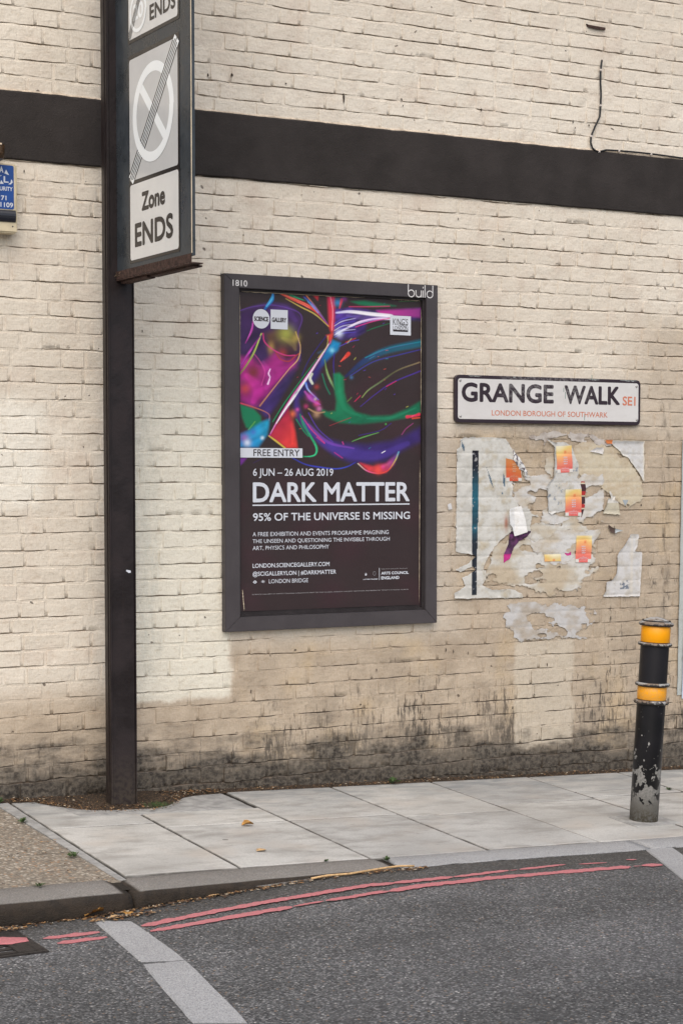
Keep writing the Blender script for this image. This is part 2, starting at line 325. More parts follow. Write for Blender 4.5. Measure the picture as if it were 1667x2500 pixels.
def speckle(name, base, cells, vs=120, rough=.85, bump=.003, streak=0.0, dark=None, patch=False):
    g = NG(name, rough, .3); P = g.pos; v = g.n('ShaderNodeTexVoronoi'); g.set(v.inputs['Vector'], P); v.inputs['Scale'].default_value = vs
    r = g.n('ShaderNodeSeparateColor'); g.set(r.inputs[0], v.outputs['Color'])
    cr = g.n('ShaderNodeValToRGB'); g.set(cr.inputs[0], r.outputs[0]); cr.color_ramp.interpolation = 'CONSTANT'
    el = cr.color_ramp.elements; el[0].position = 0; el[0].color = (*cells[0][1], 1); el[1].position = cells[1][0]; el[1].color = (*cells[1][1], 1)
    for p, c in cells[2:]: e = el.new(p); e.color = (*c, 1)
    d = g.ramp(v.outputs['Distance'], .35, .75)
    c = g.mix(d, cr.outputs[0], base); n = g.noise(P, 2.2, 5, .6); c = g.mix(g.ramp(n, .3, .7, 0, .35), c, tuple(x*.6 for x in base))
    c2 = g.noise(P, 300, 2, .6); c = g.mix(g.ramp(c2, .3, .7, 0, .5), c, base)
    if patch:
        w1 = g.noise(g.scale(P, .7, 1.3, 1), 1, 5, .6); c = g.mix(g.ramp(w1, .35, .65), g.mix(1.0, c, (.80, .80, .80), 'MULTIPLY'), g.mix(1.0, c, (1.22, 1.22, 1.24), 'MULTIPLY')); Yp = g.xyz()[1]; c = g.mix(g.ramp(g.math('ADD', Yp, g.math('MULTIPLY', w1, .3)), -1.95, -1.62, 0, .5), c, (.055, .048, .038)); oil = g.ramp(g.noise(P, 3.1, 5, .7), .62, .72, 0, .35); c = g.mix(oil, c, (.05, .05, .048))
    if dark is not None:
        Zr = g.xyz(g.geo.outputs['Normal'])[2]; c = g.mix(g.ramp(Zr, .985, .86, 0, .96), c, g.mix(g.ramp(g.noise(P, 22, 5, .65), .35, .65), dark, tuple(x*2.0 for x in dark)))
    g.color(c); h = g.math('SUBTRACT', 1, v.outputs['Distance']); g.bump(h, bump, .8); g.bump(g.noise(P, 40, 4), bump*2, .4); return g.m
M_ASPH = speckle('asphalt', (.090, .089, .088), [(0, (.040, .040, .040)), (.24, (.165, .163, .16)), (.44, (.26, .258, .252)), (.62, (.115, .123, .123)), (.82, (.34, .335, .33)), (.955, (.36, .26, .18)), (.975, (.46, .45, .43)), (.992, (.68, .66, .62))], 116, .8, .008, patch=True)
M_AGG = speckle('exposed_aggregate', (.22, .19, .15), [(0, (.15, .125, .10)), (.25, (.34, .29, .225)), (.5, (.50, .44, .36)), (.7, (.28, .21, .15)), (.85, (.66, .60, .51)), (.95, (.44, .26, .14))], 80, .85, .007)
M_GRAN = speckle('granite', (.36, .36, .36), [(0, (.22, .22, .22)), (.3, (.36, .36, .36)), (.6, (.48, .48, .475)), (.85, (.28, .28, .29)), (.95, (.12, .12, .12))], 230, .7, .0012)
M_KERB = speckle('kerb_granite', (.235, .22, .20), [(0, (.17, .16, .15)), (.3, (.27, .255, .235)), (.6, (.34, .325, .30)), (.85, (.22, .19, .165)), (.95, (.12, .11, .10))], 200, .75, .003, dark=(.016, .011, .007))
M_DIRT = speckle('leaf_soil', (.045, .032, .022), [(0, (.04, .03, .02)), (.4, (.08, .052, .032)), (.7, (.15, .09, .05)), (.92, (.30, .19, .10))], 160, .9, .008)
M_JOINT = flat('joint_soil', (.028, .024, .019), .9, .2, .3, 60)
M_CEMENT = flat('cement_patch', (.33, .325, .31), .85, .25, .22, 18, .003)
def line_material():
    g = NG('red_line_paint', .65, .3); P = g.pos; n = g.noise(P, 110, 4, .65); c = g.mix(g.ramp(n, .40, .62, 0, .7), (.55, .185, .20), (.36, .15, .15))
    c = g.mix(g.ramp(g.noise(P, 16, 4), .5, .72, 0, .4), c, (.46, .21, .215)); g.color(c); g.bump(n, .002, .8); return g.m
M_RED = line_material()

# ------------------------------------------------------------------ THE WALL
wall = tag(empty('brick_wall', (4.0, 0, -.03)), 'long cream painted brick wall with a dark horizontal band across it', 'wall')
CH = .075; Z0 = 1.388 - 25*CH          # z of a bed joint, tied to one read from the photograph
XW0, XW1, ZTOP = -1.2, 9.2, 5.0
BAND0, BAND1 = 2.895, 3.194
NC = int((ZTOP-Z0)/CH)+1
def wob(k, x):
    x = np.asarray(x, float)
    a = 1.0 + 1.2*(k < 9)
    return a*(.0022*np.sin(x*2.1+k*1.7)+.0016*np.sin(x*6.3+k*2.9)+.0012*np.sin(x*17+k*4.1)+.0007*np.sin(x*41+k*7.7))
def zj(k, x): return Z0 + k*CH + wob(k, x)
bricks = []            # (x0, x1, k)
for k in range(NC):
    x = XW0 - random.random()*.2; i = random.randint(0, 1)
    off = (0 if k % 2 == 0 else .169); x = XW0 - .34 + off
    while x < XW1:
        w = (.225 if i % 2 == 0 else .1125) + random.uniform(-.012, .012)
        if random.random() < .10: i += 1                       # bond slips now and then
        bricks.append((x, x+w, k)); x += w; i += 1
def brick_geo(x0, x1, k):
    zb = lambda x: float(zj(k, x)); zt = lambda x: float(zj(k+1, x))
    j = .0055; x0 += j; x1 -= j; w = x1-x0
    low = k < 9
    rnd = lambda a: random.uniform(-a, a)
    a = .0013 if not low else .003
    n_b = 8 if w > .16 else 5; n_t = 4 if w > .16 else 3
    fb = [i_/(n_b-1)+(random.uniform(-.3, .3)/(n_b-1) if 0 < i_ < n_b-1 else 0) for i_ in range(n_b)]; ft = [i_/(n_t-1) for i_ in range(n_t)]
    B = [(x0+w*f, zb(x0+w*f)+.0035+random.gauss(0, a*.8)) for f in fb]
    T = [(x0+w*f, zt(x0+w*f)-.0062+rnd(a)) for f in reversed(ft)]
    zm = (B[0][1]+T[-1][1])/2
    out = B + [(x1+rnd(a), zm+rnd(.01))] + T + [(x0+rnd(a), zm+rnd(.01))]
    y = -.0058 - random.gauss(0, .0010); tx, tz = rnd(.0012), rnd(.0010)
    if random.random() < .08: y += .0016
    if low: y -= rnd(.004)+.001
    cx, cz = (x0+x1)/2, (B[0][1]+T[0][1])/2; n = len(out)
    V = [(px, -.0015, pz) for px, pz in out]
    for px, pz in out:
        dx, dz = px-cx, pz-cz; hw, hh = w/2, .033; sx = 1-.0034/hw; ins = .0034 if dz > 0 else .0012
        V.append((cx+dx*sx, y+tx*dx/hw+tz*dz/hh, cz+dz-math.copysign(ins, dz)*min(1, abs(dz)/.02)))
    F = [(i_, (i_+1) % n, n+(i_+1) % n, n+i_) for i_ in range(n)]
    F.append(tuple(n+i_ for i_ in range(n)))
    return V, F
occ = [(on_wall(545, 666), on_wall(1067, 1543)), (on_wall(262, 0), on_wall(333, 1960)), (on_wall(296, 0), on_wall(468, 665)), (on_wall(1111, 914), on_wall(1562, 1038))]
def score(b):
    x0, x1, k = b; z0_, z1_ = Z0+k*CH, Z0+(k+1)*CH; xm, zm = (x0+x1)/2, (z0_+z1_)/2
    p = project([(x0, 0, z0_), (x1, 0, z0_), (x1, 0, z1_), (x0, 0, z1_)])
    if p[:, 0].min() < 2 or p[:, 0].max() > 1665 or p[:, 1].min() < 2 or zm < zpav(xm, 0)+.02: return 0
    if z1_ > BAND0+.01 and z0_ < BAND1-.01: return 0
    for a, b_ in occ:
        if min(a[0], b_[0])-.02 < xm < max(a[0], b_[0])+.02 and min(a[2], b_[2])-.02 < zm < max(a[2], b_[2])+.02: return 0
    return (p[:, 0].max()-p[:, 0].min())*(p[:, 1].max()-p[:, 1].min())
sc_ = sorted(range(len(bricks)), key=lambda i: -score(bricks[i])); single = set(sc_[:298])
rest = MB(); restg = []
for i, (x0, x1, k) in enumerate(bricks):
    zm = Z0+(k+.5)*CH
    if BAND0+.012 < zm-.03 and zm+.03 < BAND1-.012: continue
    if zm < -.42: continue
    V, F = brick_geo(x0, x1, k)
    V = [((x, y, min(z, BAND0-.001)) if zm < 3.0 else (x, y, max(z, BAND1+.001))) for x, y, z in V]
    if i in single:
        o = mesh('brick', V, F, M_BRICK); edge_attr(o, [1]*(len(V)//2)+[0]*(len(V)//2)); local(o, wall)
    else: rest.add(V, F); restg += [1]*(len(V)//2)+[0]*(len(V)//2)
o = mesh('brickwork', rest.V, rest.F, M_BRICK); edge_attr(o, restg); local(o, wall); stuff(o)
# mortar: one sheet, hollowed under every brick so that the beds read as dark lines
xs = np.arange(XW0, XW1+.001, .014); rows = []
prof = [(-.0215, -.0031, 0), (-.0052, -.0036, 0), (-.0022, -.0036, .1), (.0006, .0030, 1), (.0050, .0035, 1), (.0068, -.0030, .1), (.0300, -.0030, 0)]
VV = []; GG = []
for k in range(-1, NC+1):
    wv = zj(k, xs)
    gate = np.clip(.5+2.2*(np.array([mnoise.noise((x*5.0, k*3.3, 0))+.5*mnoise.noise((x*21.0, k*5.3, 4)) for x in xs])-.02), .03, 1)
    if k < 9: gate = np.clip(gate+.4, 0, 1.6)
    for dz, y, g_ in prof:
        yy = y if g_ == 0 else (-.0038+(y+.0038)*(gate if g_ >= .9 else 1))
        VV.append(np.stack([xs, np.broadcast_to(yy, xs.shape)+rng.normal(0, .0004, xs.shape), wv+dz], 1)); GG.append((gate*g_ if g_ else xs*0))
VV = np.array(VV); GG = np.array(GG); r_, c_ = VV.shape[:2]
idx = np.arange(r_*c_).reshape(r_, c_); F = np.stack([idx[:-1, :-1], idx[:-1, 1:], idx[1:, 1:], idx[1:, :-1]], -1).reshape(-1, 4)
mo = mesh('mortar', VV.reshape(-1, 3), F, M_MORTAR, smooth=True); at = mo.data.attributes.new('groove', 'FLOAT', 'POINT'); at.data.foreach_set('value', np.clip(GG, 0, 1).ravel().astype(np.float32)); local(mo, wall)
MB().box((XW0, .012, -.5), (XW1, .30, ZTOP)).build('wall_core', M_BRICK, wall)
# dark rendered band with an uneven top and bottom edge
xs2 = np.arange(XW0, XW1, .03); mb = MB(); rings = []
for x in xs2:
    a = BAND0+.003*mnoise.noise((x*4, 0, 5))+.002*mnoise.noise((x*19, 0, 5)); b = BAND1+.004*mnoise.noise((x*3, 2, 9))+.003*mnoise.noise((x*17, 2, 9))
    d = -.0165+.0015*mnoise.noise((x*2.2, 3, 1))
    rings.append([(x, .011, a), (x, d+.004, a), (x, d, a+.005), (x, d-.001, (a+b)/2), (x, d, b-.006), (x, d+.004, b), (x, .011, b)])
mb.rings(rings, close=True); mb.build('painted_band', M_BAND, wall, smooth=False)
mb = MB(); rings = []
for x in xs2:
    b = BAND1+.004*mnoise.noise((x*3, 2, 9))+.003*mnoise.noise((x*17, 2, 9)); t = .004+.003*mnoise.noise((x*11, 7, 1))
    rings.append([(x, -.003, b+.001), (x, -.013-.002*mnoise.noise((x*30, 1, 1)), b+.001), (x, -.011, b+.001+t), (x, -.003, b+.007+t)])
mb.rings(rings); mb.build('band_ledge', M_LEDGE, wall)

# ------------------------------------------------------------------ GROUND: road sheet, pavement
gx = np.unique(np.concatenate([np.arange(-3, 10.01, .1), [-40, -25, -15, -9, -6, -4, 11, 13, 17, 25, 40]])); gy = np.array([-60, -35, -20, -14, -10, -8, -7, -6, -5, -4, -3.4, -3, -2.6, -2.3, -2.0, -1.8, -1.6, -1.4])
V = np.array([[(x, y, zroad(x)+.0015*math.sin(x*3+y*2)) for x in gx] for y in gy]); idx = np.arange(V.shape[0]*V.shape[1]).reshape(V.shape[:2])
F = np.stack([idx[:-1, :-1], idx[:-1, 1:], idx[1:, 1:], idx[1:, :-1]], -1).reshape(-1, 4)
structure(mesh('road', V.reshape(-1, 3), F, M_ASPH, smooth=True))
gb = mesh('ground', [(-60, -70, -.36), (60, -70, -.36), (60, 40, -.36), (-60, 40, -.36)], [(0, 1, 2, 3)], M_JOINT); structure(gb)

pav = structure(empty('pavement', (3.5, -.8, 0)))
KY = lambda x: -1.492 - .055*max(0, (2.9-x))*(1 if x < 2.9 else 0)        # inner line of the kerb
def slab(name, pts, mat, th=.05, lift=0.0, bev=.007, parent=pav):
    # pts: corners (x, y) anticlockwise
    cx = sum(p[0] for p in pts)/len(pts); cy = sum(p[1] for p in pts)/len(pts)
    tx, ty = random.uniform(-.0025, .0025), random.uniform(-.0025, .0025); h = lift+random.uniform(-.0012, .0012)
    if max(p[0] for p in pts)-min(p[0] for p in pts) > 1: tx = ty = 0
    zz = lambda x, y: zpav(x, y)+h+tx*(x-cx)+ty*(y-cy)
    def ins(d): 
        r = []
        for x, y in pts:
            r.append((x-math.copysign(d, x-cx), y-math.copysign(d, y-cy)))
        return r
    def dense(p):
        r = []
        for i in range(len(p)):
            a, b = p[i], p[(i+1) % len(p)]; n = max(1, int(math.hypot(b[0]-a[0], b[1]-a[1])/.12))
            for q in range(n):
                e = random.uniform(-.0012, .0012) if q else 0
                r.append((a[0]+(b[0]-a[0])*q/n+e, a[1]+(b[1]-a[1])*q/n+e))
        return r
    A = dense(ins(.001)); n = len(A); B = [(x-math.copysign(min(bev, abs(x-cx)*.5), x-cx), y-math.copysign(min(bev, abs(y-cy)*.5), y-cy)) for x, y in A]
    V = [(x, y, zz(x, y)-th) for x, y in A]+[(x, y, zz(x, y)-bev*.7) for x, y in A]+[(x, y, zz(x, y)) for x, y in B]
    F = [(a*n+i, a*n+(i+1) % n, (a+1)*n+(i+1) % n, (a+1)*n+i) for a in range(2) for i in range(n)]+[tuple(2*n+i for i in range(n))]
    o = mesh(name, V, F, mat); edge_attr(o, [1]*(2*n)+[0]*n); local(o, parent); return o
G_ = .0034
def rslab(x0, x1, y0, y1, mat=None): return slab('paving_slab', [(x0+G_, y0+G_), (x1-G_, y0+G_), (x1-G_, y1-G_), (x0+G_, y1-G_)], mat or M_PAVE)
JX = [2.292, 2.768, 3.345, 3.905, 4.470, 5.055, 5.63, 6.2, 6.77, 7.35, 7.93, 8.5]
MID = [-.535, -.722, -.728, -.785, -.642, -.60, -.62, -.66, -.6, -.65, -.6]
for i in range(len(JX)-1):
    x0, x1 = JX[i], JX[i+1]; m = MID[i]
    if i == 0: m = -.615
    if i == 4:     # the slab behind the bollard is cut round its concrete base
        rslab(x0, x1, -1.492, m)
    else: rslab(x0, x1, -1.492, m)
    if i == 0: slab('paving_slab', [(x0+G_, m+G_), (x1-G_, m+G_), (x1-G_, -.42), (x0+.215, -.42), (x0+.16, -.22), (x0+.10, -.045), (x0+G_, -.04)], M_PAVE)
    elif i == 1: slab('paving_slab', [(x0+G_, m+G_), (x1-G_, m+G_), (x1-G_, -.424), (x0+G_, -.424)], M_PAVE)
    elif i == 5: rslab(x0, x1, m, -.46+.0); rslab(x0, x1, -.46, -.035)
    else: rslab(x0, x1, m, -.035)
# base under the joints
V = []; 
for x in (-6.0, 1.5, 2.26, 9.2):
    for y in (-1.66, -.8, .02): V.append((x, y, zpav(x, y)-.009))
mesh_o = mesh('joint_bed', V, [(i*3+j, (i+1)*3+j, (i+1)*3+j+1, i*3+j+1) for i in range(3) for j in range(2)], M_JOINT); local(mesh_o, pav)
# cement patch round the sign post, irregular back edge
def blob(name, pts, mat, parent, z=0.0, zf=zpav, amp=.01, step=.03, seed=0, h=.004):
    P = []
    for i in range(len(pts)):
        a, b = pts[i], pts[(i+1) % len(pts)]; n = max(1, int(math.hypot(b[0]-a[0], b[1]-a[1])/step))
        for q in range(n):
            x, y = a[0]+(b[0]-a[0])*q/n, a[1]+(b[1]-a[1])*q/n
            P.append((x+amp*mnoise.noise((x*23, y*23, seed)), y+amp*mnoise.noise((x*23, y*23, seed+9))))
    cx = sum(p[0] for p in P)/len(P); cy = sum(p[1] for p in P)/len(P); n = len(P)
    V = []; R = [1, .97, .6, .3]
    for k, f in enumerate(R):
        for x, y in P:
            X, Y = cx+(x-cx)*f, cy+(y-cy)*f; V.append((X, Y, zf(X, Y)+z-(h if k == 0 else 0)+(.002*mnoise.noise((X*12, Y*12, seed)) if k > 1 else 0)))
    V.append((cx, cy, zf(cx, cy)+z)); F = []
    for k in range(3):
        for i in range(n): j = (i+1) % n; F.append((k*n+i, k*n+j, (k+1)*n+j, (k+1)*n+i))
    for i in range(n): F.append((3*n+i, 3*n+(i+1) % n, 4*n))
    o = mesh(name, V, F, mat, smooth=True)
    if parent is not None: local(o, parent)
    return o
blob('cement_patch', [(2.38, -.41), (3.33, -.418), (3.33, -.04), (2.38, -.04)], M_CEMENT, pav, -.0035, amp=.006, seed=3)
# concrete edging strip and the exposed-aggregate footway left of it
ed = [on_pav(38, 1963), on_pav(305, 2146)]
for i in range(3):
    y1, y0 = -.04-.50*i, -.04-.50*(i+1)+.005; w0, w1 = .062-.010*i, .062-.010*(i+1)
    slab('edging_strip', [(2.286-w1, y0), (2.286, y0), (2.286, y1), (2.286-w0, y1)], M_CEMENT, bev=.003)
slab('aggregate_slab', [(-3, -1.03), (2.244, -1.03), (2.222, -.03), (-3, -.03)], M_AGG, lift=-.003, bev=.003)
slab('aggregate_slab', [(-3, -1.60), (1.2, -1.60), (2.262, -1.548), (2.246, -1.037), (-3, -1.037)], M_AGG, lift=-.004, bev=.003)

# kerb: rounded granite stones, the step dies out to the right
kerb = structure(empty('kerb', (2.2, -1.65, 0)))
def kerb_stone(x0, x1, front, inner, name='kerb_stone', mat=None, seed=0, round_=.022):
    n = max(2, int((x1-x0)/.045)); rings = []
    for i in range(n+1):
        f = i/n; x = x0+(x1-x0)*f; yi, yf = inner(x), front(x); e = min(f, 1-f)*(x1-x0)
        q = (-.010 if mat is None else -.0015)*max(0, 1-e/.03)**2; zt = lambda y: zpav(x, y)-.001+q+.0018*mnoise.noise((x*6, y*6, seed)); zr = zroad(x)-.03
        w = .004*mnoise.noise((x*4, seed, 2))+.0025*mnoise.noise((x*15, seed, 2)); yf2 = yf+w
        h = max(.012, zt(yf)-zroad(x)); r = min(round_, h*.8)
        P = [(x, yi, zr), (x, yi, zt(yi)-.003), (x, yi-.004, zt(yi)), (x, (yi+yf)/2, zt((yi+yf)/2))]
        for a in (0, 22, 45, 68, 90): P.append((x, yf2+r-r*math.sin(math.radians(a)), zt(yf)-r+r*math.cos(math.radians(a))-.002))
        P += [(x, yf2-.001-.004*mnoise.noise((x*9, 5, seed)), zroad(x)+.3*h), (x, yf2-.004, zr)]
        rings.append(P)
    m = MB(); m.rings(rings); o = m.build(name, mat or M_KERB, kerb, smooth=True)
    return o
inner = lambda x: -1.492 - (.045*(2.9-x)/1.1 if x < 2.9 else 0); innerL = lambda x: inner(x)-.018
frontk = lambda x: -1.672 - (.085*(3.1-x)/1.4 if x < 3.1 else 0) + (.02 if x > 3.3 else 0)*min(1, (x-3.3)/.3 if x > 3.3 else 0)
kerb_stone(.30, 1.20, frontk, innerL, seed=5); kerb_stone(-1.0, .29, frontk, innerL, seed=6)
kerb_stone(1.21, 2.237, lambda x: frontk(x)-.005, inner, seed=1, round_=.03)
kerb_stone(2.249, 3.39, frontk, inner, seed=2)
kerb_stone(3.398, 4.62, frontk, inner, mat=M_GRAN, seed=3, round_=.006); kerb_stone(4.628, 5.9, frontk, inner, mat=M_GRAN, seed=4, round_=.006)
kerb_stone(5.91, 7.2, frontk, inner, mat=M_GRAN, seed=7, round_=.006); kerb_stone(7.21, 8.5, frontk, inner, mat=M_GRAN, seed=8, round_=.006)

# granite bands set flush in the road
def gband(name, L, R_, joints):
    e = structure(empty(name, (L[0][0], L[0][1], 0)))
    L = [np.array(p) for p in L]; R_ = [np.array(p) for p in R_]
    def lerp(A, t):
        i = min(len(A)-2, int(t)); return A[i]+(A[i+1]-A[i])*(t-i)
    for a, b in zip(joints[:-1], joints[1:]):
        n = 6; lo = []; 
        for i in range(n+1):
            t = a+(b-a)*i/n+(.004 if i == 0 else -.004 if i == n else 0); l, r = lerp(L, t), lerp(R_, t); lo.append((l, r))
        V = []; F = []
        for i, (l, r) in enumerate(lo):
            w = [.0, .03, .5, .97, 1.]; 
            for j, f in enumerate(w):
                p = l+(r-l)*f; p = p+(.003*mnoise.noise((p[0]*20, p[1]*20, j)) if j in (0, 4) else 0); V.append((p[0], p[1], zroad(p[0])+(.001 if j in (0, 4) else .0055)+(-.004 if i in (0, n) else 0)))
        for i in range(n):
            for j in range(4): F.append((i*5+j, (i+1)*5+j, (i+1)*5+j+1, i*5+j+1))
        m = MB(); m.add(V, F); k = len(V)
        m.add([(V[i][0], V[i][1], V[i][2]-.03) for i in (0, 4, n*5+4, n*5)], [])
        m.F += [(0, 4, k+1, k), (4, n*5+4, k+2, k+1), (n*5+4, n*5, k+3, k+2), (n*5, 0, k, k+3)]
        m.build('granite_block', M_GRAN, e)
    return e
rd = lambda *p: tuple(on_road(*p)[:2])
L = [rd(226, 2248), rd(345, 2353), rd(471, 2500)]; R_ = [rd(322, 2250), rd(455, 2345), rd(609, 2500)]
L.append(tuple(2*np.array(L[2])-np.array(L[1]))); R_.append(tuple(2*np.array(R_[2])-np.array(R_[1]))); L.append((1.5, -8)); R_.append((1.68, -8))
gband('granite_band', L, R_, [0, 1, 2, 3, 3.25, 3.5, 3.75, 4])
L = [rd(1572, 2073), rd(1667, 2150)]; R_ = [rd(1645, 2062), rd(1690, 2092)]
dl = np.array(L[1])-np.array(L[0]); dl /= np.linalg.norm(dl); L = [np.array(L[0])+dl*t for t in (0, 1.2, 2.4, 3.6, 6)]; R_ = [l+np.array([.165, .045]) for l in L]
gband('granite_band', L, R_, [0, 1, 2, 3, 4])

# red lines, worn
def red_line(segs, name='red_line', width=.05):
    m = MB()
    for pts, w in segs:
        P = [np.array(on_road(*p)[:2]) for p in pts]; Q = []
        for a, b in zip(P[:-1], P[1:]):
            n = max(1, int(np.linalg.norm(b-a)/.009)); Q += [a+(b-a)*i/n for i in range(n)]
        Q.append(P[-1]); n = len(Q); V = []
        for i, q in enumerate(Q):
            e = min(i, n-1-i)*.009; tw = .86*w*min(1, .35+e/.05); a = tw/2*(1+.45*mnoise.noise((q[0]*30, q[1]*9, 1))+.3*mnoise.noise((q[0]*90, q[1]*9, 3))); b = tw/2*(1+.45*mnoise.noise((q[0]*30, q[1]*9, 7))+.3*mnoise.noise((q[0]*90, 3, 5)))
            x0 = q[0]; V += [(x0, q[1]+a, zroad(x0)+.004), (x0, q[1]-b, zroad(x0)+.004)]
        m.add(V, [(2*i, 2*i+1, 2*i+3, 2*i+2) for i in range(n-1)])
    o = m.build(name, M_RED); return structure(o)
red_line([([(106, 2294), (244, 2278)], .047), ([(346, 2263), (480, 2236), (640, 2206), (834, 2174), (960, 2158)], .05), ([(960, 2158), (1105, 2143)], .048), ([(1108, 2143), (1240, 2127)], .036), ([(1245, 2127.5), (1262, 2125.6)], .022), ([(1268, 2125), (1378, 2112.5)], .032), ([(1412, 2112), (1480, 2108)], .02), ([(1528, 2101), (1552, 2100.5)], .035)], 'red_line')
red_line([([(141, 2306), (262, 2290)], .047), ([(368, 2276), (540, 2246), (713, 2216)], .05), ([(716, 2215), (790, 2202)], .024), ([(795, 2201), (834, 2195.5), (950, 2178)], .04), ([(950, 2178), (1020, 2165.7), (1206, 2145), (1400, 2129), (1538, 2118)], .056), ([(1546, 2117), (1562, 2116)], .02), ([(1566, 2115.5), (1614, 2112.5)], .055)], 'red_line')

# drain grating at the left edge
drain = tag(empty('drain_grating', (1.62, -1.98, zroad(1.6))), 'dark iron drain grating in the gutter with red paint splashed across it', 'drain')
zr = zroad(1.6)
c0, c1, c2, c3 = [np.array(p) for p in ((1.30, -1.835), (1.772, -1.825), (1.79, -2.14), (1.30, -2.15))]
M_IRON = flat('cast_iron', (.035, .030, .028), .55, .4, .35, 40, .003, .3)
def gp(u, v): a = c0+(c1-c0)*u; b = c3+(c2-c3)*u; return a+(b-a)*v
def gbox(u0, u1, v0, v1, z0, z1): 
    P = [gp(u0, v0), gp(u1, v0), gp(u1, v1), gp(u0, v1)]
    return [(*p, z0) for p in P]+[(*p, z1) for p in P]
BF = [(0,3,2,1),(4,5,6,7),(0,1,5,4),(1,2,6,5),(2,3,7,6),(3,0,4,7)]
m = MB()
for q in ((0, 1, 0, .06), (0, 1, .94, 1), (.0, .04, .06, .94), (.93, 1, .06, .94)): m.add(gbox(*q, zr-.04, zr+.006), BF)
m.build('grating_frame', M_IRON, drain, bevel=.002)
m = MB(); m.add(gbox(.03, .97, .05, .95, zr-.06, zr-.045), BF); m.build('drain_pit', M_JOINT, drain)
for i in range(6):
    v = .07+i*.147
    o = MB().add(gbox(.04, .935 if i < 5 else .93, v, v+.095, zr-.03, zr+.004), BF).build('grating_bar', M_IRON, drain, bevel=.003)
o = MB().add(gbox(.80, .935, .06, .94, zr-.02, zr+.0065), BF).build('grating_plate', M_IRON, drain, bevel=.002)
zf0 = lambda x, y: zr+.0085
blob('paint_splash', [(1.645, -1.935), (1.70, -1.905), (1.772, -1.955), (1.765, -2.0), (1.70, -2.01), (1.64, -1.99)], M_RED, drain, 0, zf0, .006, .015, 4, .001)
blob('paint_splash', [(1.50, -1.985), (1.60, -1.975), (1.60, -2.0), (1.50, -2.01)], M_RED, drain, -.003, zf0, .006, .015, 5, .001)

# soil and litter along the foot of the wall
so = blob('soil_strip', [(2.33, -.05), (2.45, -.17), (2.55, -.27), (2.78, -.33), (2.98, -.31), (3.05, -.2), (3.3, -.10), (3.7, -.075), (4.3, -.075), (4.9, -.06), (6, -.045), (8.4, -.045), (8.4, .012), (2.3, .012)], M_DIRT, None, .006, zpav, .02, .04, 11, .012)
bpy.data.objects.remove(so)
xs3 = np.arange(1.0, 8.5, .025); V = []; 
for x in xs3:
    w = .04+.012*mnoise.noise((x*9, 1, 1))+.02*mnoise.noise((x*2.3, 4, 1)); pw = math.exp(-((x-2.76)/.30)**4)*.26; w += pw+.04*max(0, 1-abs(x-3.15)/.25); w += .02*max(0, 1-abs(x-2.7)/.6)*mnoise.noise((x*14, 0, 3)); w = max(.02, w)
    h = .016+.006*mnoise.noise((x*6, 2, 2))
    for f in (0, .3, .7, 1): 
        y = .012-(w+.012)*f; V.append((x, y, zpav(x, y)+(h*(1-f)**.8 if f < 1 else -.004)+(.004*mnoise.noise((x*25, y*25, 3)) if 0 < f < 1 else 0)))
n = len(xs3); F = [(i*4+j, i*4+j+1, (i+1)*4+j+1, (i+1)*4+j) for i in range(n-1) for j in range(3)]
so = mesh('soil', V, F, M_DIRT, smooth=True); structure(so)
SOILW = lambda x: .05+math.exp(-((x-2.76)/.30)**4)*.26

def litter(name, pts, mats, size=(.006, .018)):
    V = []; F = []; 
    for (x, y, z) in pts:
        s = random.uniform(*size); a = random.uniform(0, 6.28); w = s*random.uniform(.25, .6); ca, sa = math.cos(a), math.sin(a); n = len(V)
        up = random.uniform(.001, .005)
        V += [(x-ca*s/2, y-sa*s/2, z+.001), (x-sa*w/2, y+ca*w/2, z+up), (x+ca*s/2, y+sa*s/2, z+.001), (x+sa*w/2, y-ca*w/2, z+up*.4)]
        F.append((n, n+1, n+2, n+3))
    me_cols = np.repeat(np.array([random.choice(mats) for _ in pts]), 4, 0)
    return stuff(mesh(name, V, np.array(F), M_PAPER, cols=me_cols))
LC = [(.16, .08, .035), (.28, .15, .06), (.09, .05, .03), (.38, .24, .12), (.06, .04, .03), (.13, .075, .04), (.45, .38, .28), (.08, .05, .03)]
pts = []
for _ in range(1700):
    x = random.choice([random.uniform(2.3, 3.3), random.uniform(2.3, 3.2), random.uniform(3.2, 6.3)]); w = SOILW(x)*random.random()**.7*1.25; y = -.005-w; pts.append((x, y, zpav(x, y)+.010*(1-min(1, w/.1))+.006))
lw = litter('leaf_litter', pts, LC, (.005, .020)); 
pts = []
for _ in range(900):
    x = random.uniform(1.4, 3.5); y = frontk(x)-.006-abs(random.gauss(0, .02)); 
    if 1.28 < x < 1.8 and y < -1.83: continue
    pts.append((x, y, zroad(x)+.004))
for _ in range(140):
    x = random.gauss(2.18, .07); y = -1.80-abs(random.gauss(0, .02)); pts.append((x, y, zroad(x)+.006))
for _ in range(120):
    x = random.gauss(1.72, .06); y = -1.81+random.gauss(0, .012); pts.append((x, y, zroad(x)+.007))
litter('gutter_litter', pts, LC, (.006, .026))
pts = []
for _ in range(420):
    x, y = random.uniform(1.2, 5.5), random.uniform(-4.0, -1.9); pts.append((x, y, zroad(x)+.003))
litter('road_grit', pts, [(.30, .22, .15), (.45, .42, .38), (.24, .14, .08), (.55, .53, .50), (.16, .15, .14)], (.003, .009))
pts = []
for _ in range(420):
    x, y = random.uniform(.9, 2.24), random.uniform(-1.55, -.05); pts.append((x, y, zpav(x, y)+.002))
litter('footway_grit', pts, LC+[(.5, .45, .38)], (.006, .02))

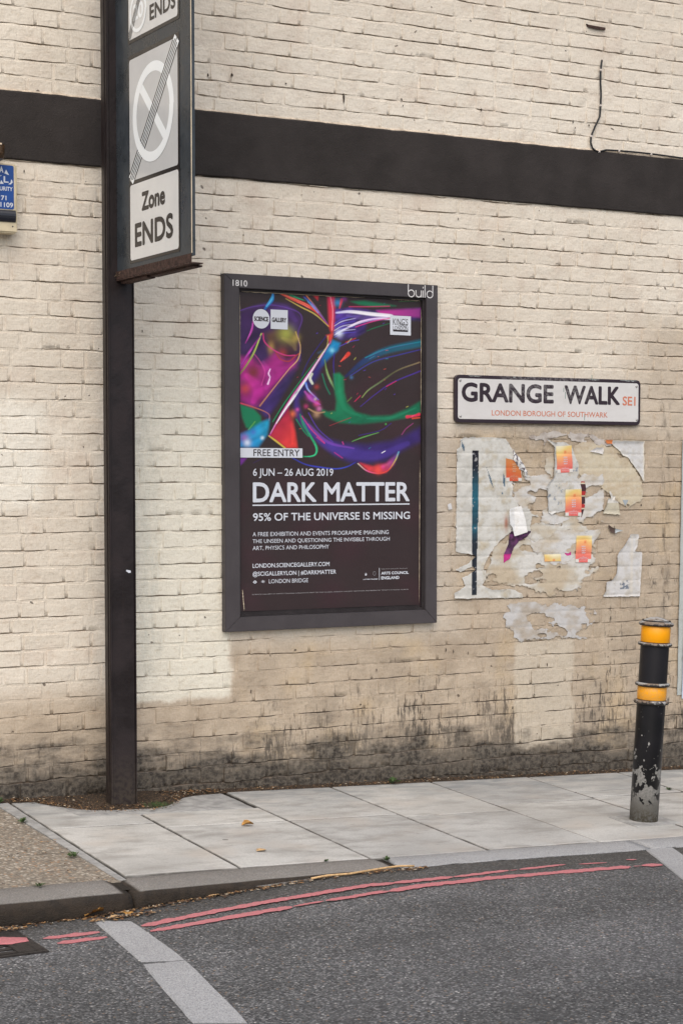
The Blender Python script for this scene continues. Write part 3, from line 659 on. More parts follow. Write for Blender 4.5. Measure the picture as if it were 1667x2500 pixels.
# ------------------------------------------------------------------ text as flat print on a plane
def text_mesh(body, gap=0):
    cu = bpy.data.curves.new('t', 'FONT'); cu.body = body; cu.resolution_u = 4; cu.space_character = 1.0+gap
    o = bpy.data.objects.new('t', cu); COL.objects.link(o); bpy.context.view_layer.update()
    dg = bpy.context.evaluated_depsgraph_get(); me = bpy.data.meshes.new_from_object(o.evaluated_get(dg))
    V = np.array([v.co[:2] for v in me.vertices]); F = [tuple(p.vertices) for p in me.polygons]
    bpy.data.objects.remove(o); bpy.data.curves.remove(cu); bpy.data.meshes.remove(me); return V, F
CAPH = {}
def text(name, body, O, U, W, u0, v0, u1, v1, mat, parent, bold=0.0, nrm=None, lift=.0006, cap=None, gap=0, shear=0):
    # box (u0, v0)-(u1, v1) on the plane O + u U + v W; v0 the baseline, v1 the capital height
    V, F = text_mesh(body, gap); CAP = .73 if cap is None else cap
    if 'cap' not in CAPH: CAPH['cap'] = text_mesh('H')[0][:, 1].max()
    x0, x1 = V[:, 0].min(), V[:, 0].max(); b = bold*(v1-v0)
    X = (V[:, 0]-x0)/(x1-x0)*((u1-u0)-2*b)+u0+b; Yv = V[:, 1]/CAPH['cap']*((v1-v0)-2*b)+v0+b; X = X+shear*(Yv-v0)
    O, U, W = map(np.asarray, (O, U, W)); N = np.cross(U, W) if nrm is None else np.asarray(nrm)
    m = MB(); offs = [(0, 0)] if bold == 0 else [(0, 0), (b, 0), (-b, 0), (0, b), (0, -b), (b*.7, b*.7), (-b*.7, b*.7), (b*.7, -b*.7), (-b*.7, -b*.7)]
    for i, (dx, dy) in enumerate(offs):
        P = O+np.outer(X+dx, U)+np.outer(Yv+dy, W)+N*(lift+i*.00004); m.add(P, F)
    o = mesh(name, m.V, m.F, mat)
    if parent is not None: local(o, parent)
    return o
def poly(name, P2, O, U, W, mat, parent, lift=.0005, nrm=None):
    O, U, W = map(np.asarray, (O, U, W)); N = np.cross(U, W) if nrm is None else np.asarray(nrm)
    V = [O+U*a+W*b+N*lift for a, b in P2]; o = mesh(name, V, [tuple(range(len(V)))], mat)
    if parent is not None: local(o, parent)
    return o
def rrect(x0, y0, x1, y1, r, n=5):
    P = []
    for cx, cy, a0 in ((x1-r, y0+r, -90), (x1-r, y1-r, 0), (x0+r, y1-r, 90), (x0+r, y0+r, 180)):
        for i in range(n+1): a = math.radians(a0+90*i/n); P.append((cx+r*math.cos(a), cy+r*math.sin(a)))
    return P
def multi(name, polys, O, U, W, mat, parent, lift=.0005, nrm=None, dz=0.0):
    dz = dz or .00002
    O, U, W = map(np.asarray, (O, U, W)); N = np.cross(U, W) if nrm is None else np.asarray(nrm); m = MB()
    for k, P2 in enumerate(polys): m.add([O+U*a+W*b+N*(lift+dz*k) for a, b in P2], [tuple(range(len(P2)))])
    o = mesh(name, m.V, m.F, mat)
    if parent is not None: local(o, parent)
    return o
WU, WW, WN = np.array([1., 0, 0]), np.array([0, 0, 1.]), np.array([0, -1., 0])

# ------------------------------------------------------------------ SIGN POST with the zone sign on its arm side
post = tag(empty('sign_post', (2.76, -.20, zpav(2.76, -.2))), 'tall black steel post in front of the wall carrying a grey zone sign panel', 'traffic sign')
zb = zpav(2.76, -.2)-.03; PT = 4.75
m = MB(); m.box((2.716, -.222, zb), (2.822, -.163, PT)); m.build('post_body', M_POLE, post, bevel=.003)
m = MB(); m.box((2.704, -.228, zb), (2.7155, -.157, PT)); m.build('post_flange', M_POLE, post, bevel=.002)
m = MB(); m.box((2.8225, -.226, zb), (2.829, -.159, PT)); m.build('post_flange', M_POLE, post, bevel=.0015)
m = MB(); m.box((2.7005, -.206, zb), (2.7035, -.190, PT)); m.build('weld_strip', M_POLE, post)
m = MB(); m.box((2.717, -.2235, zb), (2.7255, -.2225, 2.39)); m.build('weld_strip', M_POLE, post)
ang = math.radians(3.0); SU = np.array([math.sin(ang), -math.cos(ang), 0]); SN = np.array([-math.cos(ang), -math.sin(ang), 0]); SO = np.array([2.75, -.222, 0.0]); SW = WW
def on_sign(px, py):
    d = ray(px, py); n = np.array([SU[1], -SU[0], 0]); t = n@(SO-CAM)/(n@d); P = CAM+d*t; return (P-SO)@SU, P[2]
z4 = lambda x, y: on_sign(230+x/5.807, 380+y/5.807); z5 = lambda x, y: on_sign(230+x/5.807, y/5.807)
def sbox(m, u0, u1, z0, z1, d0, d1):      # d: depth along -SN (behind the face)
    V = [SO+SU*u-SN*d+SW*z for z in (z0, z1) for (u, d) in ((u0, d0), (u1, d0), (u1, d1), (u0, d1))]; m.add(V, BF); return m
ucase = on_sign(467.0, 600)[0]; zc0 = on_sign(467.6, 622.8)[1]
case = sbox(MB(), .0, ucase, zc0, PT-.1, .001, .020).build('sign_case', M_CASE, post, bevel=.0015)
sbox(MB(), ucase+.0003, ucase+.0015, zc0+.01, PT-.11, .001, .005).build('case_edge_highlight', M_CREAMEDGE, post)  # pale strip paints a lit-edge highlight onto the end of the dark case
# slot and clamp strip behind the case on the post
m = MB(); uL = on_sign(285, 100)[0]
sbox(m, -.036, -.0005, 3.02, PT-.1, .004, .03); m.build('clamp_channel', flat('slot_black', (.008, .007, .007), .6), post)
m = MB(); sbox(m, -.040, -.0365, 3.0, PT-.1, -.002, .03); sbox(m, -.004, -.0008, 3.0, PT-.1, -.004, .0035); m.build('clamp_strip', M_CASE, post)
# rusty angle at the foot of the case
m = MB(); sbox(m, -.045, ucase+.008, zc0-.028, zc0+.008, -.004, -.0005); sbox(m, -.045, ucase+.012, zc0-.034, zc0-.0285, -.004, .048); m.build('bottom_angle', M_RUST, post, bevel=.001)
m = MB(); sbox(m, .02, .30, zc0-.046, zc0-.035, .01, .05); sbox(m, ucase-.45, ucase-.02, zc0-.042, zc0-.035, .02, .06); m.build('angle_cleat', M_RUST, post)
def rrsheet(name, u0, z0, u1, z1, r, mat, lift, parent=case):
    return poly(name, rrect(u0, z0, u1, z1, r), SO, SU, SW, mat, parent, lift, SN)
def U4(*p): return sum(q[0] for q in p)/len(p)
bu0, bu1 = U4(z5(495, 805), z4(508, 1500)), U4(z5(1207, 450), z4(1222, 1350))
bz0 = (z4(510, 1530)[1]+z4(1230, 1362)[1])/2; bz1 = (z5(495, 805)[1]+z5(1207, 440)[1])/2
rrsheet('sign_plate', bu0, bz0, bu1, bz1, .008, M_SIGNBLACK, .0005)
wu0, wu1 = U4(z4(512, 900), z5(508, 1200)), U4(z4(1200, 900), z5(1187, 1200))
mz0 = (z4(520, 368)[1]+z4(1190, 130)[1])/2; mz1 = (z5(505, 862)[1]+z5(1185, 520)[1])/2
rrsheet('sign_face', wu0, mz0, wu1, mz1, .012, M_PANELGREY, .0010)
ez0 = (z4(520, 1482)[1]+z4(1205, 1325)[1])/2; ez1 = (z4(510, 425)[1]+z4(1190, 198)[1])/2
rrsheet('sign_face', wu0+.002, ez0, wu1+.003, ez1, .014, M_PANEL, .0010)
uz0 = (z5(478, 640)[1]+z5(1220, 255)[1])/2; uw0 = (z5(490, 590)[1]+z5(1200, 205)[1])/2
rrsheet('sign_plate', bu0-.006, uz0, bu1+.004, uz0+.62, .008, M_SIGNBLACK, .0005)
rrsheet('sign_face', bu0+.004, uw0, bu1-.012, uz0+.60, .014, M_PANEL, .0010)
def ring_poly(cu, cz, r0, r1, a0=0, a1=360, n=64):
    return [[(cu+r1*math.cos(math.radians(a0+(a1-a0)*i/n)), cz+r1*math.sin(math.radians(a0+(a1-a0)*i/n))), (cu+r1*math.cos(math.radians(a0+(a1-a0)*(i+1)/n)), cz+r1*math.sin(math.radians(a0+(a1-a0)*(i+1)/n))),
             (cu+r0*math.cos(math.radians(a0+(a1-a0)*(i+1)/n)), cz+r0*math.sin(math.radians(a0+(a1-a0)*(i+1)/n))), (cu+r0*math.cos(math.radians(a0+(a1-a0)*i/n)), cz+r0*math.sin(math.radians(a0+(a1-a0)*i/n)))] for i in range(n)]
cl, cr_, ct, cb = z5(563, 1620), z5(1126, 1480), z5(885, 820), z5(800, 2323)
rcu, rcz = (cl[0]+cr_[0])/2, (ct[1]+cb[1])/2; rr = ((cr_[0]-cl[0])/2+(ct[1]-cb[1])/2)/2
multi('no_waiting_ring', ring_poly(rcu, rcz, rr*.80, rr), SO, SU, SW, M_PANELWHITE, case, .0014, SN)
q = rr*.82; w_ = rr*.10; s2 = math.sqrt(.5)
multi('no_waiting_bar', [[(rcu-q*s2-w_*s2, rcz+q*s2-w_*s2), (rcu+q*s2-w_*s2, rcz-q*s2-w_*s2), (rcu+q*s2+w_*s2, rcz-q*s2+w_*s2), (rcu-q*s2+w_*s2, rcz+q*s2+w_*s2)]], SO, SU, SW, M_PANELWHITE, case, .0013, SN)
def stripes(name, A, B, half, n, lw, mat, lift, clip):
    A, B = np.array(A), np.array(B); d = (B-A)/np.linalg.norm(B-A); p = np.array([-d[1], d[0]]); out = []
    for i in range(n):
        o = -half+2*half*i/(n-1); ts = []
        def inter(u): return (u-A[0]-p[0]*o)/d[0]
        def interz(z): return (z-A[1]-p[1]*o)/d[1]
        t0 = max(inter(clip[0]), interz(clip[1])); t1 = min(inter(clip[2]), interz(clip[3]))
        P0, P1 = A+p*o+d*t0, A+p*o+d*t1; out.append([tuple(P0-p*lw), tuple(P1-p*lw), tuple(P1+p*lw), tuple(P0+p*lw)])
    return multi(name, out, SO, SU, SW, mat, case, lift, SN)
clip = (wu0+.003, mz0+.003, wu1-.003, mz1-.003)
A_, B_ = (wu0+.02, mz0+.01), (wu1-.02, mz1-.02); stripes('cancel_backing', A_, B_, .001, 2, .026, M_PANELWHITE, .0016, clip); stripes('cancel_stripe', A_, B_, .027, 5, .0034, M_SIGNBLACK, .0020, clip)
a, b, c = z4(680, 787), z4(680, 520), z4(1012, 690); text('lettering', 'Zone', SO, SU, SW, a[0], a[1], c[0], b[1], M_SIGNBLACK, case, .055, SN, .0014)
a, b, c = z4(585, 1303), z4(580, 968), z4(1128, 1180); text('lettering', 'ENDS', SO, SU, SW, a[0], a[1], c[0], b[1], M_SIGNBLACK, case, .045, SN, .0014)
a, b, c = z5(792, 298), z5(790, 74), z5(1158, 60); text('lettering', 'ENDS', SO, SU, SW, a[0], a[1], c[0], b[1], M_SIGNBLACK, case, .045, SN, .0014)
cl, cr_, cb = z5(512, 150), z5(747, 100), z5(610, 465); ru, rr2 = (cl[0]+cr_[0])/2, (cr_[0]-cl[0])/2*1.0; rz = cb[1]+rr2
multi('speed_ring', ring_poly(ru, rz, rr2*.82, rr2), SO, SU, SW, M_PANELWHITE, case, .0014, SN)
text('lettering', '20', SO, SU, SW, ru-rr2*.62, rz-rr2*.36, ru+rr2*.62, rz+rr2*.42, M_PANELWHITE, case, .05, SN, .0013)
clip = (bu0+.006, uw0+.003, ru+rr2, uz0+.59); k = rr2*1.15
stripes('cancel_stripe', (bu0+.018, uw0+.02), (ru+rr2*.8, rz+rr2*1.5), .014, 5, .0013, M_SIGNBLACK, .0022, clip)
# nest of twigs and bird lime at the inner end of the angle, white sticker scrap on the post
pts = []
m = MB()
for _ in range(40):
    u = random.uniform(-.05, .05); P = SO+SU*u+SN*random.uniform(-.01, .012)+SW*(zc0-.01+random.uniform(-.012, .012)); d = Vector((random.uniform(-1, 1), random.uniform(-1, 1), random.uniform(-.4, .6))).normalized()*random.uniform(.01, .025)
    tube(m, [P, P+np.array(d)], .0012, 3)
m.build('twig_tuft', flat('twig', (.20, .14, .09), .9), post)
p = on_wall(315, 1396, -.2285); m = MB(); m.add([(p[0]-.012, -.2236, p[2]+.004), (p[0]+.002, -.2236, p[2]-.006), (p[0]+.012, -.2236, p[2]-.004), (p[0]+.011, -.2236, p[2]+.005), (p[0]-.008, -.2236, p[2]+.009)], [(0, 1, 2, 3, 4)]); m.build('sticker_scrap', M_PWHITE, post)

# ------------------------------------------------------------------ POSTER FRAME
frame = tag(empty('poster_frame', (3.95, -.01, .75)), 'large dark grey wooden poster frame fixed to the wall, stencilled 1810 and build', 'poster frame')
YF = -.045
TL, TR, BL, BR = on_wall(545.5, 665.7, YF), on_wall(1069.4, 697.3, YF), on_wall(552.2, 1543.2, YF), on_wall(1065.4, 1520.6, YF)
fx0, fx1, fz0, fz1 = (TL[0]+BL[0])/2, (TR[0]+BR[0])/2, (BL[2]+BR[2])/2, (TL[2]+TR[2])/2
Z3 = lambda x, y, Y=YF: on_wall(500+x/2.529, 640+y/2.529, Y); Z4_ = lambda x, y, Y=YF: on_wall(500+x/2.529, 1060+y/2.529, Y)
ix0 = (Z3(213, 300)[0]+Z4_(220, 900)[0])/2; ix1 = (Z3(1367, 700)[0]+Z4_(1360, 600)[0])/2; iz1 = (Z3(300, 163)[2]+Z3(1300, 218)[2])/2; iz0 = (Z4_(300, 1126)[2]+Z4_(1300, 1086)[2])/2
def rail(pts_out, pts_in):
    # mitred rail: quad in x,z from outer edge to inner edge with depth; a step on the inner side
    m = MB(); (a, b), (c, d) = pts_out, pts_in
    V = [(*a, 0), (*b, 0), (*d, 0), (*c, 0)]
    f = [(a[0], -.002, a[1]), (b[0], -.002, b[1]), (d[0], -.002, d[1]), (c[0], -.002, c[1]), (a[0], YF, a[1]), (b[0], YF, b[1]), (d[0], YF, d[1]), (c[0], YF, c[1])]
    m.add(f, BF); return m
O_ = [(fx0, fz0), (fx1, fz0), (fx1, fz1), (fx0, fz1)]; I_ = [(ix0, iz0), (ix1, iz0), (ix1, iz1), (ix0, iz1)]
g_ = .0006
for i in range(4):
    j = (i+1) % 4; rail((O_[i], O_[j]), (I_[i], I_[j])).build('frame_rail', M_FRAME, frame, bevel=.0022)
s = .011; I2 = [(ix0+s, iz0+s), (ix1-s, iz0+s), (ix1-s, iz1-s), (ix0+s, iz1-s)]
YI = -.028
for i in range(4):
    j = (i+1) % 4; a, b, c, d = I_[i], I_[j], I2[i], I2[j]
    MB().add([(a[0], -.006, a[1]), (b[0], -.006, b[1]), (d[0], -.006, d[1]), (c[0], -.006, c[1]), (a[0], YI, a[1]), (b[0], YI, b[1]), (d[0], YI, d[1]), (c[0], YI, c[1])], BF).build('inner_bead', M_FRAMEIN, frame, bevel=.0015)
MB().box((ix0-.02, -.0125, iz0-.02), (ix1+.02, -.010, iz1+.02)).build('backing_board', M_FRAMEIN, frame)
OF = np.array([0, YF, 0])
a, b = Z3(172, 146), Z3(263, 108); text('lettering', '1810', OF, WU, WW, a[0], a[2], b[0], b[2]-.004, M_STENCIL, frame, .02, WN, .0006)
def arc(cx, cz, r, a0, a1, w, n=14):
    return [[(cx+(r+s_*w)*math.cos(math.radians(a)), cz+(r+s_*w)*math.sin(math.radians(a))) for a, s_ in ((a0+(a1-a0)*i/n, 1), (a0+(a1-a0)*(i+1)/n, 1), (a0+(a1-a0)*(i+1)/n, -1), (a0+(a1-a0)*i/n, -1))] for i in range(n)]
def bar(x0, z0, x1, z1, w):
    d = np.array([x1-x0, z1-z0]); d /= np.linalg.norm(d); p = np.array([-d[1], d[0]])*w; return [[(x0-p[0], z0-p[1]), (x1-p[0], z1-p[1]), (x1+p[0], z1+p[1]), (x0+p[0], z0+p[1])]]
a, b = Z3(1252, 212), Z3(1408, 148); x0, zb_, x1, zt_ = a[0], a[2]-.001, b[0], b[2]+.002; Wd = x1-x0; H = zt_-zb_; r = Wd*.118; w = .0024
ps = bar(x0+w, zb_+r*.7, x0+w, zt_, w)+arc(x0+w+r, zb_+r, r, -165, 150, w)                      # b
xu = x0+Wd*.30; ps += bar(xu+w, zb_+r, xu+w, zb_+2.0*r, w)+arc(xu+w+r*.9, zb_+r*.95, r*.9, 180, 360, w)+bar(xu+w+1.8*r, zb_, xu+w+1.8*r, zb_+2.0*r, w)   # u
xi = x0+Wd*.60; ps += bar(xi, zb_, xi, zb_+2.0*r, w)+bar(xi, zb_+2.6*r, xi, zb_+3.1*r, w)+bar(xi+Wd*.075, zb_, xi+Wd*.075, zt_, w)  # i l
xd = x1-w; ps += bar(xd, zb_+r*.7, xd, zt_, w)+arc(xd-r, zb_+r, r, 30, 345, w)                      # d
multi('lettering', ps, OF, WU, WW, M_STENCIL, frame, .0006, WN, .00002)

# ------------------------------------------------------------------ POSTER (flat print)
YP = -.0150; poster = tag(empty('exhibition_poster', ((ix0+ix1)/2, YP, iz0)), 'black exhibition poster with swirling neon light streaks reading DARK MATTER', 'poster')
PX_0, PX_1 = ix0+.004, Z4_(1330, 600, YP)[0]; PZ0, PZ1 = Z4_(300, 1092, YP)[2], Z3(300, 178, YP)[2]
# painter: strokes and fields in a working space (pixels of an enlargement of the poster)
NX, NZ = 300, 395; ZA = Z4_(700, 300, YP)[2]      # the lower part is nearly plain
uu = np.linspace(PX_0, PX_1, NX); vv = np.concatenate([np.linspace(PZ0, ZA-.01, 12), np.linspace(ZA, PZ1, NZ)])
GX, GZ = np.meshgrid(uu, vv); PP = np.stack([GX, np.full_like(GX, YP), GZ], -1).reshape(-1, 3); pr = project(PP)
QX = (pr[:, 0]-500)*2.529; QY = (pr[:, 1]-640)*2.529
BASE = np.array(srgb(54, 43, 44)); CA = np.tile(BASE, (len(PP), 1))
nzv = np.sin(QX*.011+1.3*np.sin(QY*.008))*np.sin(QY*.013+np.cos(QX*.006)); CA += np.clip(nzv, 0, 1)[:, None]*np.array([.008, -.001, .002])
def fbm(x, y, s): return (np.sin(x*s+2.1*np.sin(y*s*.7+1.1))*np.cos(y*s*1.1+1.7*np.sin(x*s*.6))+.5*np.sin(x*s*2.3+y*s*1.9+2*np.sin(y*s*1.3)))/1.5
def seg_d(x, y, a, b):
    d = b-a; L2 = max(1e-6, d@d); t = np.clip(((x-a[0])*d[0]+(y-a[1])*d[1])/L2, 0, 1); return np.hypot(x-a[0]-t*d[0], y-a[1]-t*d[1]), t
def spline(P, n=10):
    P = np.array(P, float); 
    if len(P) == 2: return np.array([P[0]+(P[1]-P[0])*t for t in np.linspace(0, 1, n)])
    Q = np.vstack([2*P[0]-P[1], P, 2*P[-1]-P[-2]]); out = []
    for i in range(1, len(Q)-2):
        for t in np.linspace(0, 1, n, endpoint=False):
            a, b, c, d = Q[i-1], Q[i], Q[i+1], Q[i+2]; out.append(.5*((2*b)+(c-a)*t+(2*a-5*b+4*c-d)*t*t+(3*b-a-3*c+d)*t**3))
    out.append(P[-1]); return np.array(out)
def stroke(P, w, col, soft=.6, al=.9, add=False):
    S = spline(P); n = len(S); w = np.interp(np.linspace(0, 1, n), np.linspace(0, 1, len(w)), w) if isinstance(w, (list, tuple)) else np.full(n, float(w))
    cols = np.array([srgb(*c) for c in (col if isinstance(col[0], (tuple, list)) else [col])]); cc = np.stack([np.interp(np.linspace(0, 1, n), np.linspace(0, 1, len(cols)), cols[:, k]) for k in range(3)], 1) if len(cols) > 1 else np.tile(cols, (n, 1))
    mx = w.max()*1.6+6; sel = np.where((QX > S[:, 0].min()-mx) & (QX < S[:, 0].max()+mx) & (QY > S[:, 1].min()-mx) & (QY < S[:, 1].max()+mx))[0]
    if not len(sel): return
    x, y = QX[sel], QY[sel]; best = np.zeros(len(sel)); bc = np.zeros((len(sel), 3))
    for i in range(n-1):
        d, t = seg_d(x, y, S[i], S[i+1]); hw = (w[i]+(w[i+1]-w[i])*t)/2+1.2; e = hw*soft+1.5; a = np.clip((hw-d)/e+.5*soft, 0, 1); a = a*a*(3-2*a); k = a > best; best[k] = a[k]; bc[k] = cc[i]
    if w.max() > 12 and not add and al > .75 and n > 6:
        later.append((S, w.copy(), cols))
    best = (best*al)[:, None]
    CA[sel] = CA[sel]+bc*best if add else CA[sel]*(1-best)+bc*best
later = []
def area(P, col, soft=14, al=.9, col2=None, axis=None, tex=0.0, ts=.02):
    P = np.array(P, float); m_ = soft; sel = np.where((QX > P[:, 0].min()-m_) & (QX < P[:, 0].max()+m_) & (QY > P[:, 1].min()-m_) & (QY < P[:, 1].max()+m_))[0]; x, y = QX[sel], QY[sel]
    ins = np.zeros(len(sel), bool); dm = np.full(len(sel), 1e9)
    for i in range(len(P)):
        a, b = P[i], P[(i+1) % len(P)]; d, _ = seg_d(x, y, a, b); dm = np.minimum(dm, d); c = ((a[1] > y) != (b[1] > y)); xi_ = (b[0]-a[0])*(y-a[1])/((b[1]-a[1]) if b[1] != a[1] else 1e-9)+a[0]; ins ^= (c & (x < xi_))
    sdist = np.where(ins, dm, -dm); a_ = np.clip(sdist/soft*.5+.5, 0, 1); a_ = a_*a_*(3-2*a_)*al
    c = np.tile(srgb(*col), (len(sel), 1))
    if col2 is not None:
        (ax, ay), (bx, by) = axis; t = np.clip(((x-ax)*(bx-ax)+(y-ay)*(by-ay))/((bx-ax)**2+(by-ay)**2), 0, 1)[:, None]; c = c*(1-t)+np.array(srgb(*col2))*t
    if tex: c = c*(1+tex*fbm(x, y, ts))[:, None]
    a_ = a_[:, None]; CA[sel] = CA[sel]*(1-a_)+np.clip(c, 0, 1)*a_
def glow(x, y, r, col, al=.8, asp=1.0):
    d = np.hypot(QX-x, (QY-y)*asp)/r; a_ = (np.exp(-d*d*1.8)*al)[:, None]; CA[:] = CA*(1-a_)+np.array(srgb(*col))*a_
area([(215,310),(300,275),(420,250),(520,262),(600,345),(585,430),(555,475),(590,540),(590,610),(540,710),(440,890),(385,965),(330,905),(215,855)], (66,36,92), 22, .85, (50,36,80), ((250,300),(450,900)), .45, .02)
area([(370,440),(470,410),(560,440),(585,520),(560,590),(520,640),(450,560),(390,520)], (92,62,44), 30, .85, (60,38,50), ((450,430),(500,600)), .3, .03)
glow(500,440,62,(168,172,78),.85); glow(560,470,34,(180,160,80),.7); glow(410,530,26,(190,150,80),.7,.5)
area([(218,590),(290,592),(345,640),(395,600),(430,555),(500,610),(560,590),(560,650),(500,700),(430,770),(340,885),(290,895),(220,855)], (178,44,136), 30, .92, (150,34,120), ((300,600),(350,880)), .35, .025)
glow(300,680,60,(120,50,40),.85); glow(250,780,45,(190,70,60),.8); glow(235,740,25,(120,50,90),.6); glow(480,560,34,(170,60,60),.6)
area([(385,960),(330,900),(340,890),(440,760),(520,670),(590,620),(540,720),(440,880)], (66,44,112), 20, .8, (40,34,60), ((380,900),(560,680)), .3, .03)
stroke([(215,300),(300,275),(420,265),(560,300),(600,350),(575,440),(590,540),(585,610)], 5, (96,60,140), .8, .8)
stroke([(360,440),(372,495),(430,545),(500,575),(560,575)], 6, (214,60,130)); stroke([(300,560),(345,620),(370,680),(350,760)], 4, (220,80,160), .8, .6)
stroke([(440,560),(470,600),(520,612),(560,580),(590,560)], 7, (170,60,60)); stroke([(560,430),(590,520),(575,600),(520,660),(440,760),(340,888)], [5,4,6,3,4,8], [(200,170,90),(220,180,110),(230,170,120),(180,120,90)], .7)
stroke([(350,440),(305,555),(255,640),(218,690)], [5,10,9,8], [(210,230,110),(150,170,70),(120,110,70)]); stroke([(345,455),(275,555),(218,650)], [4,16,18], (150,48,140)); stroke([(300,350),(290,420),(252,500)], [5,14,4], (160,50,140))
stroke([(404,660),(394,688),(402,712),(390,752)], [5,9,6,11], (238,205,236), .4, 1)
stroke([(422,193),(414,232),(372,288)], [10,26,16], [(60,150,220),(20,130,205),(30,90,170)], .4)
stroke([(470,195),(545,228),(640,272),(705,322),(768,398)], [8,20,22,10,3], [(230,90,70),(232,72,56),(220,60,60)], .4); stroke([(500,225),(590,275),(680,322),(765,398)], [2,5,6,2], (214,190,96), .7)
stroke([(530,205),(620,238)], [18,4], (26,124,84), .4); stroke([(625,203),(690,285),(768,400)], [5,4,2], (236,140,80)); stroke([(615,215),(670,270),(760,385)], [14,18,4], [(70,50,130),(50,110,180),(140,50,150)], .7)
area([(670,208),(702,208),(698,238)], (200,50,60), 6)
area([(758,212),(800,212),(806,330),(800,420),(782,440),(768,400)], (214,44,86), 12, .95, (228,60,60), ((780,220),(785,420))); stroke([(775,212),(790,300),(785,420)], 4, (240,150,170), .8)
area([(748,452),(795,438),(775,505)], (224,70,60), 8); glow(820,250,30,(60,150,210),.8); stroke([(845,232),(832,285)], [18,6], (214,60,80)); glow(860,225,22,(130,60,140),.8)
area([(805,292),(900,284),(1040,300),(1330,285),(1330,360),(1140,350),(1000,365),(990,430),(930,465),(840,482),(800,452)], (84,54,150), 14, .95, (58,42,100), ((830,300),(980,460)), .5, .045)
area([(1060,300),(1330,286),(1330,342),(1090,326)], (196,54,152), 12, .95, (140,50,130), ((1100,300),(1330,330)))
stroke([(812,312),(900,306),(1040,322),(1145,332),(1150,340)], [12,20,24,22,18], [(180,170,230),(238,234,246),(236,230,242),(200,190,220)], .5, 1)
stroke([(812,442),(880,405),(960,370),(1060,350),(1145,350)], [10,12,16,16,14], [(220,220,250),(236,230,246),(180,140,210),(236,225,240)], .5, .95); stroke([(930,400),(1040,365),(1145,345)], 5, (220,60,140), .6)
for e in range(7): stroke([(800,380+e*14),(850,350+e*15),(930,330+e*17)], [3,5,1], (205,205,240) if e % 2 else (90,80,200), .7, .8)
glow(830,440,28,(220,230,250),.9); stroke([(830,520),(900,490),(950,480)], 4, (90,70,180))
area([(900,243),(985,238),(1180,270),(1040,276),(950,262)], (26,122,84), 10); stroke([(890,275),(1000,275),(1140,272)], 4, (200,60,110), .8); stroke([(1200,243),(1330,238)], 4, (60,110,60), .7, .7)
stroke([(1140,378),(1050,405),(1000,425)], [3,6,2], (30,110,76)); stroke([(930,470),(870,495)], 5, (190,50,60))
area([(790,482),(835,500),(820,545),(770,590),(725,640),(700,660),(720,590),(750,540)], (24,140,196), 14, .95, (30,80,150), ((820,500),(710,650))); glow(785,545,20,(140,220,240),.8)
stroke([(750,455),(700,520),(640,610),(600,700)], 5, (52,40,110), .7)
stroke([(775,490),(712,590),(640,700),(560,810),(480,930),(405,1060)], [5,13,20,24,14,4], (206,84,156), .5); stroke([(765,505),(705,600),(632,712),(552,830),(470,950),(405,1058)], [2,7,14,17,8,2], (240,238,244), .4, 1)
stroke([(690,600),(600,720),(500,858),(420,985)], [2,4,5,4], (24,150,96)); stroke([(760,455),(752,520),(700,590)], 4, (190,170,90))
area([(560,810),(620,740),(700,620),(730,610),(700,700),(640,790),(600,840)], (58,44,128), 22, .9, (40,36,90), ((700,620),(590,830))); stroke([(662,690),(650,720),(664,750)], 14, (206,214,190), .7); stroke([(622,745),(640,790),(700,850)], [14,8,6], [(80,120,220),(190,200,240),(80,60,200)])
stroke([(740,600),(755,680),(780,740),(804,790)], [4,12,14,3], [(90,120,60),(150,170,100),(60,110,90)]); stroke([(725,690),(745,760),(772,815)], 7, (26,120,90)); stroke([(800,560),(795,640),(805,760)], 5, (60,44,140))
stroke([(838,615),(862,592),(886,566)], [4,16,26], (228,66,52), .5)
stroke([(870,705),(985,610),(1120,545),(1330,500)], [14,34,40,46], [(40,40,90),(36,60,110),(22,92,116),(24,100,120)], .9, .8); stroke([(990,590),(1140,530),(1330,492)], 6, (30,130,150)); stroke([(900,700),(1040,615),(1200,572),(1330,540)], 6, (60,56,140)); glow(905,712,14,(70,120,170),.7)
stroke([(970,836),(1010,790),(1080,742),(1190,668),(1325,618)], [3,8,10,8,8], [(150,170,90),(110,130,90),(90,90,60),(140,120,90)]); stroke([(960,892),(1060,810),(1160,742),(1330,672)], [3,5,6,8], (72,48,140)); stroke([(1120,768),(1180,735)], 4, (200,40,90))
area([(795,690),(830,684),(856,710),(860,800),(878,870),(930,925),(1030,950),(1150,945),(1250,905),(1330,858),(1330,932),(1240,962),(1110,985),(960,1000),(830,992),(745,952),(706,900),(760,925),(806,918),(812,860),(800,780)], (30,132,88), 12, .97, (22,104,74), ((820,700),(1000,980)), .12, .03)
stroke([(880,860),(905,835)], 5, (90,120,60)); stroke([(925,860),(960,825)], 4, (200,40,90))
area([(590,790),(570,860),(590,950),(650,1030),(740,1090),(860,1120),(1000,1128),(1160,1105),(1330,1020),(1330,1105),(1200,1172),(1120,1228),(1000,1240),(900,1236),(800,1190),(700,1110),(610,1020),(560,930),(555,840)], (66,46,132), 26, .92, (58,40,108), ((600,850),(1100,1200)), .18, .02)
glow(650,830,30,(190,70,170),.8); glow(690,872,24,(226,80,150),.9); glow(690,770,20,(170,60,60),.7); glow(690,940,26,(190,150,120),.7); glow(625,890,18,(190,60,120),.7); glow(545,935,26,(226,110,70),.8); glow(680,845,12,(240,230,190),.8); glow(572,910,14,(230,90,170),.7)
glow(668,842,26,(150,60,190),.6); glow(705,905,20,(230,120,190),.7); stroke([(618,800),(660,850),(712,880)], [10,16,4], (200,90,190), 1, .6); stroke([(640,905),(690,930),(740,925)], [6,10,4], (190,150,110), .9, .7)
